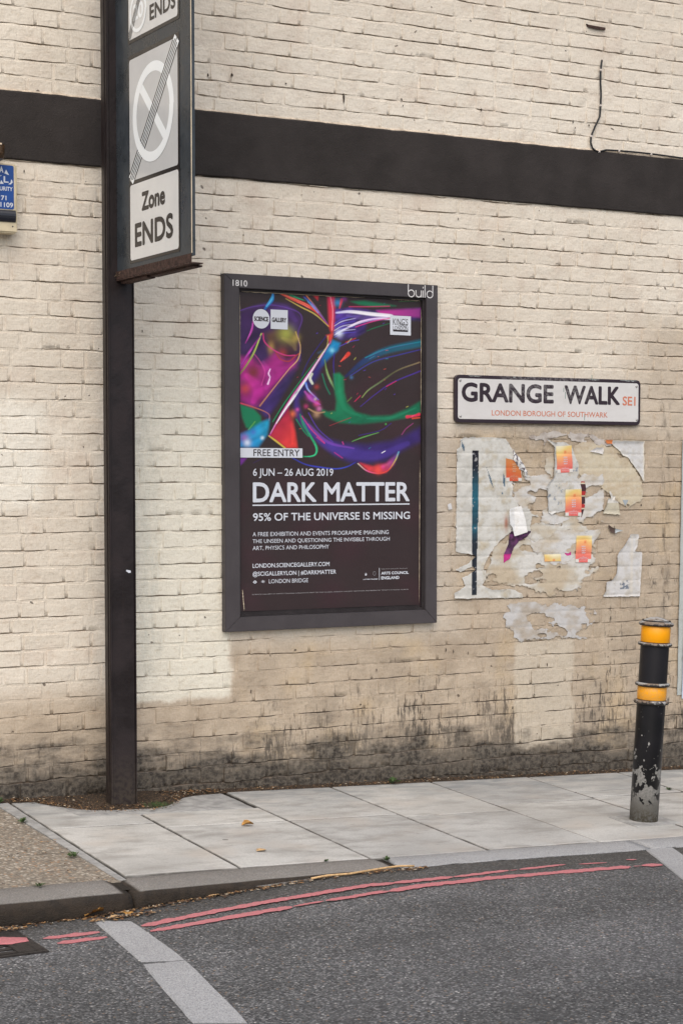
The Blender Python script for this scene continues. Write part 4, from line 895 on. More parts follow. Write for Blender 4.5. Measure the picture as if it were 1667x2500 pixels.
stroke([(600,950),(660,1035),(740,1115)], [4,6,3], (206,60,110)); stroke([(640,930),(700,1030),(790,1110)], 4, (90,60,170)); stroke([(770,1010),(900,960)], 3, (150,50,60))
area([(515,905),(560,1055),(572,1148),(505,1148),(400,1072),(440,1010),(480,960)], (222,62,58), 12, .95, (180,40,70), ((560,1100),(440,1000)), .15, .03); stroke([(480,950),(500,920),(520,890)], 10, (150,40,110)); stroke([(395,1072),(440,1105),(495,1148)], [6,10,8], (214,190,80)); stroke([(440,1000),(400,1072)], 4, (210,60,170))
stroke([(588,938),(612,1005),(650,1070),(688,1140),(684,1185),(650,1200),(604,1200)], [5,20,10,12,8,7,6], (22,138,88), .5); stroke([(565,970),(610,1040),(640,1075)], 7, (22,130,90))
area([(218,878),(300,905),(345,950),(350,990),(285,1035),(255,1020),(232,960)], (24,122,84), 10, .95); stroke([(220,870),(300,895),(392,935),(398,978)], [8,5,4,5], [(220,60,100),(190,120,80),(150,80,150)]); stroke([(270,1035),(310,985)], 6, (90,160,80))
area([(215,1065),(270,1040),(345,990),(400,970),(385,1065),(330,1142),(215,1142)], (34,132,196), 14, .95, (30,150,190), ((230,1100),(380,1000)), .25, .04); glow(245,1085,34,(150,70,160),.8); glow(262,1115,28,(215,225,245),.9); glow(355,1085,14,(225,240,245),.8); glow(300,1050,20,(80,90,190),.6)
area([(215,1208),(260,1208),(236,1240),(215,1258)], (120,50,150), 10); stroke([(540,1208),(620,1248),(710,1266),(810,1276),(880,1262),(930,1235)], [6,6,8,6,6,4], [(50,60,160),(60,70,190),(60,80,200),(50,50,160)]); stroke([(300,1240),(350,1215)], 3, (60,40,110), .8, .4)
area([(955,1240),(1040,1262),(1120,1240),(1185,1180),(1200,1170),(1168,1250),(1120,1298),(1070,1306),(1010,1290)], (214,60,70), 12, .95, (70,60,150), ((1080,1290),(1190,1190)), .2, .05); stroke([(944,1243),(1000,1288),(1070,1304),(1130,1286),(1175,1225),(1196,1172)], [3,6,6,6,6,8], [(240,230,200),(230,100,160),(236,80,60),(220,70,60),(200,190,90),(70,160,200)]); glow(1070,1278,30,(230,80,70),.8,.9); glow(1100,1265,16,(225,60,150),.6)
stroke([(1248,955),(1290,950),(1322,940)], [20,12,20], (226,50,84)); stroke([(1280,965),(1325,960)], 8, (214,80,50)); stroke([(1285,995),(1240,1030),(1215,1065)], 4, (150,60,120)); stroke([(908,1107),(980,1080),(1072,1052)], [3,7,3], (98,160,84)); stroke([(1150,995),(1080,1040),(950,1070)], 3, (60,44,130)); glow(1116,1000,6,(80,200,90),.9)
stroke([(1092,1178),(1112,1166)], 4, (240,240,240)); stroke([(800,1175),(850,1210)], 4, (190,40,120)); stroke([(690,1080),(740,1120)], 4, (200,50,110)); stroke([(850,1110),(856,1125)], 5, (200,60,140))
for _ in range(26):
    x_, y_ = random.uniform(560, 1320), random.uniform(215, 1160); l = random.uniform(3, 16); a_ = random.uniform(-.9, .3); stroke([(x_, y_), (x_+l*math.cos(a_), y_+l*math.sin(a_))], random.uniform(1, 4), random.choice([(200,50,90),(90,60,190),(190,190,90),(60,140,170),(230,90,70)]), .7, .6)
stroke([(880,500),(905,470)], 3, (170,180,120)); 
fr = random.Random(3)
for S_, w_, c_ in list(later):
    for q in range(3):
        o_ = fr.uniform(-.42, .42); T_ = np.gradient(S_, axis=0); T_ = T_/(np.linalg.norm(T_, axis=1)[:, None]+1e-6); Nn = np.stack([-T_[:, 1], T_[:, 0]], 1); Q_ = S_+Nn*(w_*o_)[:, None]; a_, b_ = sorted((fr.randint(0, len(Q_)//2), fr.randint(len(Q_)//2, len(Q_)-1)))
        if b_-a_ < 4: continue
        cc_ = np.clip((c_[fr.randrange(len(c_))]**(1/2.4))*255*fr.uniform(1.15, 1.6)+fr.uniform(0, 30), 0, 250); stroke(Q_[a_:b_:3], [1, fr.uniform(1.5, 4), 1], tuple(cc_), .8, .6)
for P_, w_, c_ in (([(260,700),(330,780),(300,860)],70,(120,20,90)), ([(400,300),(500,300),(560,360)],50,(40,26,70)), ([(480,470),(540,500),(560,540)],36,(90,80,40)), ([(620,980),(740,1120),(900,1180),(1080,1190),(1250,1120)],70,(40,30,90)), ([(640,1000),(760,1110),(920,1150)],16,(90,40,110)), ([(830,700),(835,820),(870,910),(960,950)],26,(10,60,40)), ([(1000,965),(1150,960),(1300,900)],16,(20,70,50)), ([(880,330),(1000,345),(1120,338)],34,(70,60,90)), ([(240,1080),(320,1060),(370,1020)],40,(30,60,70)), ([(540,940),(545,1040),(540,1120)],26,(110,30,20)), ([(360,620),(400,700),(380,780)],50,(90,30,80)), ([(700,560),(760,540),(800,510)],26,(20,60,80)), ([(900,690),(1010,610),(1180,550),(1330,515)],60,(8,26,34)), ([(570,820),(580,940),(650,1050)],50,(30,16,60)), ([(420,800),(520,690),(590,600)],40,(34,20,50)), ([(320,640),(420,660),(500,650)],30,(60,10,50)), ([(230,300),(330,270),(460,262),(560,300)],26,(30,20,60)), ([(1090,1262),(1150,1240),(1185,1190)],22,(60,40,40))): stroke(P_, [w_*.4, w_, w_*.4], c_, 1.0, .9, True)
CA = np.clip(CA, 0, 1); nr, nc = GX.shape; idx = np.arange(nr*nc).reshape(nr, nc); F = np.stack([idx[:-1, :-1], idx[:-1, 1:], idx[1:, 1:], idx[1:, :-1]], -1).reshape(-1, 4)
# slight cockle of the paper
wy = YP+.0007*np.sin(PP[:, 2]*21+PP[:, 0]*9)+.0005*np.sin(PP[:, 0]*37)
sh = mesh('printed_sheet', np.stack([PP[:, 0], wy, PP[:, 2]], 1), F, M_PRINT, smooth=True, cols=CA); local(sh, poster)
# ragged paper edges along the top and right of the sheet
def edge_paper(P, w, seed):
    m = MB(); V = []; n = 60
    for i in range(n+1):
        f = i/n; p = P[0]+(P[1]-P[0])*f; d = (P[1]-P[0])/np.linalg.norm(P[1]-P[0]); q = np.array([d[2], 0, -d[0]]); a = w*(.35+.65*abs(mnoise.noise((f*14, seed, 0)))*1.6)*min(1, 6*min(f, 1-f)+.2)
        V += [p-q*a*.5, p+q*a*.5]
    m.add(V, [(2*i, 2*i+1, 2*i+3, 2*i+2) for i in range(n)]); return m.build('paper_edge', M_CREAMEDGE, poster)
YE = YP-.0022
edge_paper([Z3(225, 180, YE), Z3(1005, 219, YE)], .011, 1); edge_paper([Z3(1135, 226, YE), Z3(1328, 238, YE)], .009, 2); edge_paper([Z3(1335, 290, YE), Z3(1333, 935, YE)], .004, 3); edge_paper([Z4_(1327, 160, YE), Z4_(1322, 1040, YE)], .004, 4); edge_paper([Z3(217, 200, YE), Z3(219, 640, YE)], .003, 6); edge_paper([Z4_(233, 960, YE), Z4_(244, 1090, YE)], .006, 5)
OP = np.array([0, YP-.0014, 0])
def ptext(body, lb, rt, mat=None, bold=.0, zf=Z4_, gap=0, shear=0):
    a, b = zf(*lb, YP), zf(*rt, YP); return text('lettering', body, OP, WU, WW, a[0], a[2], b[0], b[2], mat or M_PWHITE, sh, bold, WN, .0004, gap=gap, shear=shear)
def ppoly(name, pts, mat, zf=Z3, lift=.0002):
    P = [zf(*p, YP) for p in pts]; return multi(name, [[(p[0], p[2]) for p in P]], OP, WU, WW, mat, sh, lift, WN)
def pbox(name, lb, rt, mat, zf=Z3, lift=.0002):
    a, b = zf(*lb, YP), zf(*rt, YP); return multi(name, [[(a[0], a[2]), (b[0], a[2]), (b[0], b[2]), (a[0], b[2])]], OP, WU, WW, mat, sh, lift, WN)
pbox('title_strip', (218, 1206), (602, 1150), M_PWHITE); ptext('FREE ENTRY', (300, 135), (584, 95), M_PBLACK, .012)
ptext('6 JUN – 26 AUG 2019', (297, 257), (792, 213), None, .015)
ptext('DARK MATTER', (296, 421), (1262, 296), None, .032); pbox('underline', (294, 443), (1262, 427), M_PWHITE, Z4_)
ptext('95% OF THE UNIVERSE IS MISSING', (297, 536), (1264, 478), None, .022)
ptext('A FREE EXHIBITION AND EVENTS PROGRAMME IMAGINING', (295, 631), (1133, 592), None, .0)
ptext('THE UNSEEN AND QUESTIONING THE INVISIBLE THROUGH', (295, 673), (1139, 634), None, .0)
ptext('ART, PHYSICS AND PHILOSOPHY', (295, 716), (766, 682), None, .0)
ptext('LONDON.SCIENCEGALLERY.COM', (295, 826), (768, 788), None, .018); ptext('@SCIGALLERYLON | #DARKMATTER', (295, 876), (809, 836), None, .018)
ptext('LONDON BRIDGE', (395, 921), (637, 889), None, .0)
ptext('LOTTERY FUNDED', (976, 900), (1066, 891), None, .06); ptext('ARTS COUNCIL', (1087, 867), (1256, 845), None, .05); ptext('ENGLAND', (1087, 897), (1198, 875), None, .05); ptext('Supported using public funding by', (1087, 834), (1250, 825), M_PGREY, 0)
ptext("SCIENCE GALLERY AT KING'S COLLEGE LONDON IS PART OF THE GLOBAL SCIENCE GALLERY NETWORK PIONEERED BY TRINITY COLLEGE DUBLIN", (292, 993), (1254, 955), M_PGREY, 0)
pbox('divider', (1074, 900), (1077, 825), M_PWHITE, Z4_)
c, e1, e2 = Z3(348, 350, YP), Z3(400, 350, YP), Z3(348, 290, YP); rad = ((e1[0]-c[0])+(e2[2]-c[2]))/2
multi('gallery_disc', [[(c[0]+(e1[0]-c[0])*math.cos(a*math.pi/24), c[2]+(e2[2]-c[2])*math.sin(a*math.pi/24)) for a in range(48)]], OP, WU, WW, M_PWHITE, sh, .0002, WN); pbox('gallery_square', (406, 412), (511, 297), M_PWHITE)
ptext('SCIENCE', (304, 363), (392, 338), M_PBLACK, .05, Z3); ptext('GALLERY', (414, 369), (503, 345), M_PBLACK, .05, Z3)
pbox('college_square', (1142, 448), (1270, 335), M_PWHITE); ptext("KING'S", (1160, 388), (1252, 352), M_PBLACK, 0, Z3); ptext('College', (1192, 396), (1246, 374), M_PBLACK, 0, Z3, shear=.2); ptext('LONDON', (1160, 417), (1252, 399), M_PBLACK, 0, Z3); pbox('rule', (1160, 423), (1252, 421), M_PBLACK, Z3, .0004); pbox('rule', (1160, 428), (1252, 426), M_PBLACK, Z3, .0004)
c = Z4_(309, 913, YP); multi('station_roundel', ring_poly(c[0], c[2], .0045, .0075, n=24)+[[(c[0]-.0105, c[2]-.0016), (c[0]+.0105, c[2]-.0016), (c[0]+.0105, c[2]+.0016), (c[0]-.0105, c[2]+.0016)]], OP, WU, WW, M_PWHITE, sh, .0002, WN, .00001)
c = Z4_(359, 910, YP); k = .0095
multi('rail_arrows', bar(c[0]-k, c[2]+.0022, c[0]+k, c[2]+.0022, .0009)+bar(c[0]-k, c[2]-.0022, c[0]+k, c[2]-.0022, .0009)+bar(c[0]-k*.35, c[2]+.0068, c[0]+k*.45, c[2]+.0022, .0009)+bar(c[0]-k*.45, c[2]-.0022, c[0]+k*.35, c[2]-.0068, .0009)+bar(c[0]-k*.45, c[2]-.0022, c[0]+k*.45, c[2]+.0022, .0009), OP, WU, WW, M_PWHITE, sh, .0002, WN, .00001)
c = Z4_(992, 866, YP); multi('hand_mark', [[(c[0]+x*.001, c[2]+z*.001) for x, z in P] for P in ([(-5,-3),(-1,-6),(4,-5),(6,0),(3,4),(-2,3)], [(-1,3),(1,3),(0,10),(-1,10)], [(-6,2),(-3,0),(-7,6)], [(3,3),(6,7),(5,2)])], OP, WU, WW, M_PWHITE, sh, .0002, WN, .00001)
c = Z4_(1045, 860, YP); multi('council_ring', [b for a_ in range(0, 360, 24) for b in bar(c[0]+.0068*math.cos(math.radians(a_)), c[2]+.0085*math.sin(math.radians(a_)), c[0]+.0082*math.cos(math.radians(a_)), c[2]+.0100*math.sin(math.radians(a_)), .0008)], OP, WU, WW, M_PWHITE, sh, .0002, WN)

# ------------------------------------------------------------------ STREET NAME SIGN
ss = tag(empty('street_name_sign', (5.21, -.01, 1.77)), 'white street name plate with black rim reading GRANGE WALK SE1', 'street sign')
YS = -.026; A5 = lambda x, y: on_wall(1100+x/5.6, 900+y/5.6, YS-.001); B5 = lambda x, y: on_wall(1340+x/5.6, 900+y/5.6, YS-.001)
sx0, sx1 = A5(60, 400)[0], B5(1247, 480)[0]; sz1 = (A5(160, 78)[2]+B5(1130, 158)[2])/2; sz0 = (A5(160, 730)[2]+B5(1180, 782)[2])/2
P = rrect(sx0, sz0, sx1, sz1, .026, 6); n = len(P); P2 = rrect(sx0+.002, sz0+.002, sx1-.002, sz1-.002, .024, 6)
m = MB(); m.rings([[(x, -.006, z) for x, z in P], [(x, YS+.002, z) for x, z in P], [(x, YS, z) for x, z in P2]]); plate = m.build('plate', M_SSB, ss)
wx0, wx1 = A5(97, 400)[0], B5(1216, 480)[0]; wz1 = (A5(300, 133)[2]+B5(1100, 202)[2])/2; wz0 = (A5(200, 684)[2]+B5(1100, 730)[2])/2
OS = np.array([0, YS, 0]); poly('plate_face', rrect(wx0, wz0, wx1, wz1, .014), OS, WU, WW, M_SS, plate, .0008, WN)
a, b = A5(146, 447), A5(1406, 222); zt = (A5(400, 192)[2]+A5(1290, 220)[2]+B5(700, 243)[2])/3; zb2 = (A5(400, 452)[2]+A5(1290, 475)[2]+B5(700, 496)[2])/3
text('lettering', 'GRANGE', OS, WU, WW, a[0], zb2, b[0], zt, M_SSB, plate, .045, WN, .0012)
a, b = B5(205, 485), B5(966, 250); text('lettering', 'WALK', OS, WU, WW, a[0], zb2, b[0], zt, M_SSB, plate, .045, WN, .0012)
a, b = B5(1000, 503), B5(1178, 384); text('lettering', 'SE1', OS, WU, WW, a[0], a[2], b[0], b[2], M_SSRED, plate, .03, WN, .0012)
a, b = A5(557, 638), B5(795, 603); zt = (A5(560, 562)[2]+b[2])/2; zb2 = (a[2]+B5(790, 670)[2])/2; text('lettering', 'LONDON BOROUGH OF SOUTHWARK', OS, WU, WW, a[0], zb2, b[0], zt, M_SSRED, plate, .012, WN, .0012)
for p in (A5(128, 160), A5(130, 648), B5(1188, 245), B5(1193, 700)):
    m = MB(); R = []
    for r_, d in ((.0062, 0), (.0058, .003), (.003, .0048)): R.append([(p[0]+r_*math.cos(a*math.pi/6), YS-.001-d, p[2]+r_*math.sin(a*math.pi/6)) for a in range(12)])
    m.rings(R, cap0=False); m.build('screw', M_SCREW, ss, smooth=True)
M_CHIP = flat('chipped_edge', (.28, .30, .29), .6, .3, .5, 120)
for q, seed in (((B5(960, 165), B5(1215, 180)), 1), ((A5(240, 92), A5(420, 100)), 2), ((A5(850, 108), A5(880, 107)), 3), ((B5(530, 150), B5(690, 160)), 4)):
    V = []; N_ = 26
    for i in range(N_+1):
        f = i/N_; pp = q[0]+(q[1]-q[0])*f; h = .0075*(.25+abs(mnoise.noise((f*9, seed, 3)))*1.3)*min(1, 5*min(f, 1-f)+.1); V += [(pp[0], YS-.0006, sz1-.0035-h), (pp[0], YS-.0006, sz1-.003)]
    m = MB(); m.add(V, [(2*i, 2*i+2, 2*i+3, 2*i+1) for i in range(N_)]); m.build('worn_rim_patch', M_CHIP, plate)
M_GREEN = flat('green_drip', (.03, .16, .13), .6)
for (a, b) in ((B5(218, 318), B5(222, 410)), (B5(582, 85), B5(584, 150)), (B5(481, 620), B5(484, 705)), (B5(197, 262), B5(200, 318))):
    m = MB(); m.box((a[0]-.0012, YS-.0016, b[2]), (a[0]+.0012, YS-.0012, a[2])); m.build('paint_drip', M_GREEN, plate)

# ------------------------------------------------------------------ TORN BILLS pasted to the wall
def face_y(x, z):          # the face the paper lies on: bricks with shallow beds
    k = (z-Z0)/CH; f = abs(k-np.round(k))*CH; return -.0093+.0020*np.exp(-(f/.006)**2)
def inside(P, x, y):
    P = np.array(P); ins = np.zeros(x.shape, bool); dm = np.full(x.shape, 1e9)
    for i in range(len(P)):
        a, b = P[i], P[(i+1) % len(P)]; d = b-a; t = np.clip(((x-a[0])*d[0]+(y-a[1])*d[1])/max(1e-12, d@d), 0, 1); dm = np.minimum(dm, np.hypot(x-a[0]-t*d[0], y-a[1]-t*d[1]))
        c = (a[1] > y) != (b[1] > y); ins ^= c & (x < (b[0]-a[0])*(y-a[1])/((b[1]-a[1]) if b[1] != a[1] else 1e-9)+a[0])
    return np.where(ins, dm, -dm)
def N2(x, z, s, seed=0): return np.array([mnoise.fractal((a*s, seed*7.3, b*s), 1.0, 2.0, 4) for a, b in zip(x.ravel(), z.ravel())]).reshape(x.shape)
def paper(name, pts_px, colf, lift=.0012, rag=.006, res=.0045, holes=None, curl=None, seed=0, parent=None, straight=0.0, mat=None):
    P = np.array([on_wall(px, py, -.011)[[0, 2]] for px, py in pts_px]); x0, z0 = P.min(0); x1, z1 = P.max(0)
    nx, nz = max(3, int((x1-x0)/res)+2), max(3, int((z1-z0)/res)+2); X, Zz = np.meshgrid(np.linspace(x0-.002, x1+.002, nx), np.linspace(z0-.002, z1+.002, nz))
    n1 = N2(X, Zz, 22, seed); n2 = N2(X, Zz, 70, seed+3); sd_ = inside(P, X, Zz)+rag*(n1*.9+n2*.5)
    if holes is not None: sd_ = np.minimum(sd_, holes(X, Zz, n1, n2))
    keep = sd_ > 0
    # pull the boundary vertices to the contour so that edges are not stair-stepped
    gz, gx_ = np.gradient(sd_, Zz[1, 0]-Zz[0, 0], X[0, 1]-X[0, 0]); gn = np.hypot(gx_, gz)+1e-6
    cell = keep[:-1, :-1].astype(int)+keep[:-1, 1:]+keep[1:, 1:]+keep[1:, :-1]
    q = (cell >= 1); mv = (~keep); st = np.clip(-sd_/gn, 0, res*1.3)
    Xs = np.where(mv, X+gx_/gn*st, X); Zs = np.where(mv, Zz+gz/gn*st, Zz)
    Y = face_y(Xs, Zs)-lift-.0012*np.clip(n1+.3, 0, 1)*(lift > .0008)
    edge = np.clip(1-sd_/.012, 0, 1); 
    if curl is not None: Y = Y-curl(Xs, Zs, sd_)
    C_ = colf(Xs, Zs, sd_, n1, n2)
    idx = np.arange(X.size).reshape(X.shape); F = np.stack([idx[:-1, :-1], idx[:-1, 1:], idx[1:, 1:], idx[1:, :-1]], -1)[q]
    used = np.unique(F); rem = np.full(X.size, -1); rem[used] = np.arange(len(used)); F = rem[F]
    V = np.stack([Xs.ravel(), Y.ravel(), Zs.ravel()], 1)[used]; Cc = C_.reshape(-1, 3)[used]
    o = mesh(name, V, F, mat or M_PAPER, smooth=True, cols=Cc)
    if parent is not None: local(o, parent)
    return o
def mixc(a, b, t): t = np.clip(t, 0, 1)[..., None]; return a*(1-t)+np.asarray(b)*t
def fill(c, X): return np.broadcast_to(np.asarray(c, float), X.shape+(3,)).copy()
PW = (.60, .59, .55); PG = (.54, .50, .42)
def W2(px, py): p = on_wall(px, py, -.011); return p[0], p[2]
za = lambda x, y: (1100+x/5.6, 1050+y/5.6); zbb = lambda x, y: (1340+x/5.6, 1050+y/5.6); zc = lambda x, y: (1100+x/5.6, 1250+y/5.6); zd = lambda x, y: (1340+x/5.6, 1250+y/5.6)
# glue and paper residue (thin skin), several islands
def resid(thr, s, seed):
    def h(X, Z, n1, n2): return (N2(X*.7, Z*1.5, s, seed)-thr)*.06+n2*.003
    return h
def c_res(X, Z, sd, n1, n2): c = fill((.55, .525, .46), X); n3 = N2(X, Z*1.7, 6, 4); c = mixc(c, (.50, .42, .31), .35+1.6*n3); c = mixc(c, (.64, .63, .60), np.clip(n3*-3, 0, 1)*.8); return mixc(c, (.40, .33, .25), np.clip(1-sd/.006, 0, 1)*.35+.25*n2)
paper('glue_residue', [zc(560, 420), zc(1000, 380), zc(1160, 60), za(1200, 1170), za(1330, 1100), zd(120, 20), zd(380, 60), zd(720, 560), zd(700, 760), zd(520, 900), zd(300, 1130), zc(1400, 1150), zc(960, 1010), zc(480, 940), zc(560, 700)], c_res, .0005, .02, .006, resid(-.33, 7, 5), seed=21)
tag(bpy.data.objects['glue_residue'], 'pale crust of old glue and paper under the lower orange flyers', 'glue residue')
o = paper('glue_residue', [zbb(330, 190), zbb(560, 170), zbb(980, 250), zbb(1270, 690), zbb(1280, 940), zbb(1060, 1060), zbb(880, 930), zbb(640, 730), zbb(400, 600), zbb(330, 420)], lambda X, Z, sd, n1, n2: mixc(mixc(mixc(fill((.56, .49, .36), X), (.50, .41, .29), .4+1.5*N2(X, Z*2, 5, 3)), (.62, .58, .49), .1+.5*n2), (.40, .32, .22), np.clip(1-sd/.006, 0, 1)*.3), .0007, .015, .006, resid(-.46, 6, 8), seed=22); tag(o, 'tan papery residue left beneath the torn sheet with the orange corner', 'glue residue')
o = paper('glue_residue', [(1232, 1478), (1300, 1470), (1452, 1485), (1455, 1505), (1430, 1560), (1378, 1555), (1262, 1562), (1240, 1530), (1225, 1500)], lambda X, Z, sd, n1, n2: mixc(fill((.52, .51, .50), X), (.42, .37, .31), .35+1.8*N2(X, Z*1.6, 9, 6)), .0006, .02, .006, resid(-.16, 9, 9), seed=23); tag(o, 'whitish scraped patch on the wall below the torn bills, above the yellowed bricks', 'glue residue')
o = paper('glue_residue', [za(960, 330), za(1400, 360), za(1400, 640), za(1180, 700), za(990, 640), za(1010, 450)], c_res, .00065, .012, .006, resid(-.12, 11, 12), seed=24); tag(o, 'broken white scraps stuck between the upper two orange flyers', 'glue residue')
o = paper('glue_residue', [(1290, 1068), (1345, 1052), (1420, 1058), (1500, 1075), (1490, 1092), (1420, 1085), (1330, 1085)], lambda X, Z, sd, n1, n2: mixc(fill((.52, .48, .44), X), (.36, .31, .27), .3+1.6*n1), .0006, .015, .006, resid(-.2, 9, 15), seed=25); tag(o, 'thin grey paper crust just under the street name plate', 'glue residue')

o = paper('glue_residue', [za(840, 720), za(1300, 560), zbb(60, 500), zbb(360, 500), zbb(420, 620), zbb(740, 620), zbb(740, 1150), zd(740, 300), zd(500, 500), zd(300, 700), zd(60, 720), zc(1100, 480), zc(980, 60), za(1000, 1080), za(860, 980)], lambda X, Z, sd, n1, n2: mixc(mixc(fill((.60, .59, .57), X), (.50, .44, .35), .3+1.5*N2(X, Z*2, 8, 11)), (.38, .32, .26), np.clip(1-sd/.005, 0, 1)*.4), .0016, .02, .0055, resid(-.02, 8, 17), seed=26); tag(o, 'scraped whitish paper traces around the peach flyer and bare bricks', 'glue residue')
# left sheet: white border, blue-black bar
lx0 = W2(*za(75, 300))[0]; bx0, bx1 = W2(*za(296, 500))[0], W2(*za(380, 500))[0]; bx1b = W2(*zc(357, 700))[0]
ztop, zbot = W2(*za(340, 275))[1], W2(*zc(340, 1140))[1]
def c_left(X, Z, sd, n1, n2):
    c = fill(PW, X); f = (Z-zbot)/(ztop-zbot); c = mixc(c, (.47, .46, .42), .25+.9*n1); c = mixc(c, (.50, .44, .33), (n1*1.2)*(X > bx1)*.9); c = mixc(c, (.66, .65, .62), np.clip(1-abs(sd)/.004, 0, 1)*.8)
    bw = bx1b+(bx1-bx1b)*np.clip((f-.3)*3, 0, 1); inb = (X > bx0) & (X < bw) & (Z < ztop) & (Z > zbot)
    teal = np.interp(f, [0, .36, .42, .47, .5, .6, .68, .78, .88, 1], [0, 0, .25, .9, .3, .6, .9, .45, .05, 0]); bc = mixc(fill((.018, .024, .035), X), (.02, .13, .19), teal)
    bc = mixc(bc, (.012, .01, .018), np.clip((f-.8)*6, 0, 1)); bc = mixc(bc, (.35, .35, .36), ((n2 > .45) & (f > .86)) | ((n2 > .62)))
    c = np.where(inb[..., None], bc, c)
    # narrow blue tears
    for (a, b, w) in ((za(485, 500), za(580, 800), .008), (za(712, 570), za(735, 780), .014), (za(690, 830), za(705, 880), .006), (za(140, 140), za(185, 290), .012)):
        A, B = np.array(W2(*a)), np.array(W2(*b)); d = B-A; t = ((X-A[0])*d[0]+(Z-A[1])*d[1])/(d@d); dist = abs((X-A[0])*d[1]-(Z-A[1])*d[0])/np.linalg.norm(d); k = (t > 0) & (t < 1) & (dist < w*np.sin(np.clip(t, 0, 1)**1.4*3.1)*.55); c = np.where(k[..., None], np.array((.08, .135, .19)), c)
    px_, pz_ = W2(*zc(755, 150)); c = mixc(c, (.36, .18, .13), np.exp(-(((X-px_)/.012)**2+((Z-pz_)/.035)**2))*1.1)
    return c
left_pts = [za(125, 130), za(190, 98), za(600, 100), za(740, 120), za(800, 190), za(840, 300), za(870, 420), za(930, 520), za(965, 560), za(950, 690), za(850, 700), za(838, 900), za(900, 1000), za(930, 1035), zc(800, 60), zc(830, 270), zc(680, 380), zc(590, 480), zc(520, 600), zc(440, 730), zc(440, 800), zc(480, 800), zc(470, 920), zc(430, 1000), zc(560, 1060), zc(860, 1060), zc(960, 1110), zc(985, 1165), zc(860, 1172), zc(45, 1183), zc(42, 1100), zc(110, 1080), zc(200, 1010), zc(150, 900), zc(300, 820), zc(352, 790), zc(300, 740), zc(130, 820), zc(65, 790), zc(250, 690), zc(350, 605), zc(300, 585), zc(130, 560), zc(66, 545), za(75, 900), za(80, 270), za(130, 230)]
o = paper('torn_poster', left_pts, c_left, .0022, .004, .0042, seed=31, curl=lambda X, Z, sd: .0035*np.clip(1-sd/.012, 0, 1)*(N2(X, Z, 9, 2) > .05)); tag(o, 'tall torn white poster with a dark blue vertical bar', 'torn poster')
# middle strip hanging from the top
o = paper('torn_poster', [za(1310, 130), za(1420, 170), zbb(180, 160), zbb(300, 200), zbb(400, 480), zbb(400, 600), zbb(345, 740), zbb(330, 860), zbb(220, 1110), zbb(90, 1130), zbb(20, 1165), za(1320, 1130), za(1310, 800), za(1280, 790), za(1400, 640), za(1410, 400), za(1408, 230)], lambda X, Z, sd, n1, n2: mixc(mixc(fill((.57, .565, .54), X), (.47, .44, .37), .2+1.3*n1), (.20, .24, .31), ((n2 > .28) & (n1 > .2))*.8), .0020, .004, .0042, seed=32, curl=lambda X, Z, sd: .006*np.clip(1-sd/.010, 0, 1)*(X < W2(*za(1440, 500))[0])); tag(o, 'narrow torn white strip behind the second orange flyer from the left', 'torn poster')
# upper right sheet with an orange corner
cx_, cz_ = W2(*zbb(765, 140))
o = paper('torn_poster', [zbb(755, 138), zbb(1290, 148), zbb(1288, 700), zbb(1265, 670), zbb(1210, 570), zbb(1110, 440), zbb(1060, 370), zbb(1000, 350), zbb(960, 290), zbb(880, 230), zbb(850, 190), zbb(775, 180)], lambda X, Z, sd, n1, n2: mixc(mixc(mixc(fill((.60, .595, .585), X), (.50, .47, .42), .1+1.1*n1), (.64, .60, .50), np.clip(1-sd/.006, 0, 1)), (.72, .22, .07), (X < W2(*zbb(850, 200))[0])*1.0), .0022, .003, .0042, seed=33, curl=lambda X, Z, sd: .006*np.clip(1-(cz_-Z)/.02, 0, 1)+.004*np.clip(1-sd/.01, 0, 1)); tag(o, 'upper right torn white sheet with a small orange corner', 'torn poster')
# lower right sheet
qx0, qz0 = W2(*zd(965, 1058)); qx1, qz1 = W2(*zd(1090, 880))
def c_lr(X, Z, sd, n1, n2):
    c = mixc(fill((.58, .57, .56), X), (.49, .46, .41), .1+1.2*n1); c = mixc(c, (.66, .60, .49), (np.abs(X-W2(*zd(1125, 500))[0]) < .009)*.35)
    st_ = np.sin(X*1500)*.4+n2; k = (X > qx0) & (X < qx1) & (Z > qz0) & (Z < qz1); f = np.clip((Z-qz0)/(qz1-qz0), 0, 1); return mixc(c, (.13, .16, .21), (k & (st_ > f*1.6-.55))*.9)
o = paper('torn_poster', [zd(1100, 300), zd(1215, 305), zd(1225, 350), zd(1200, 380), zd(1200, 470), zd(1160, 540), zd(1255, 545), zd(1265, 560), zd(1245, 900), zd(1233, 1152), zd(725, 1158), zd(770, 1080), zd(775, 960), zd(860, 930), zd(915, 840), zd(930, 700), zd(925, 600), zd(950, 540), zd(1040, 430), zd(1090, 340)], c_lr, .0022, .003, .0042, seed=34, curl=lambda X, Z, sd: .0035*np.clip(1-sd/.01, 0, 1)); tag(o, 'lower right torn white sheet with a smudged dark square near its foot', 'torn poster')
# purple and black scrap below the white flap
o = paper('torn_poster', [za(955, 1060), za(1070, 1075), za(1085, 1120), za(1140, 1160), za(1200, 1180), zc(1110, 60), zc(1075, 210), zc(1085, 270), zc(1040, 340), zc(930, 400), zc(860, 480), zc(800, 640), zc(760, 660), zc(712, 715), zc(725, 590), zc(780, 440), zc(800, 320), za(850, 1300), za(900, 1100)], lambda X, Z, sd, n1, n2: mixc(mixc(np.where((Z > W2(*zc(900, 262))[1])[..., None], np.array((.56, .55, .51)), np.array((.050, .022, .050))), (.16, .045, .15), (Z < W2(*zc(900, 300))[1])*(.2+1.5*n1)), (.50, .03, .22), ((Z < W2(*zc(800, 575))[1])*1.0)), .0026, .003, .004, seed=35); tag(o, 'purple and black scrap of poster below the blank white flap', 'torn poster')
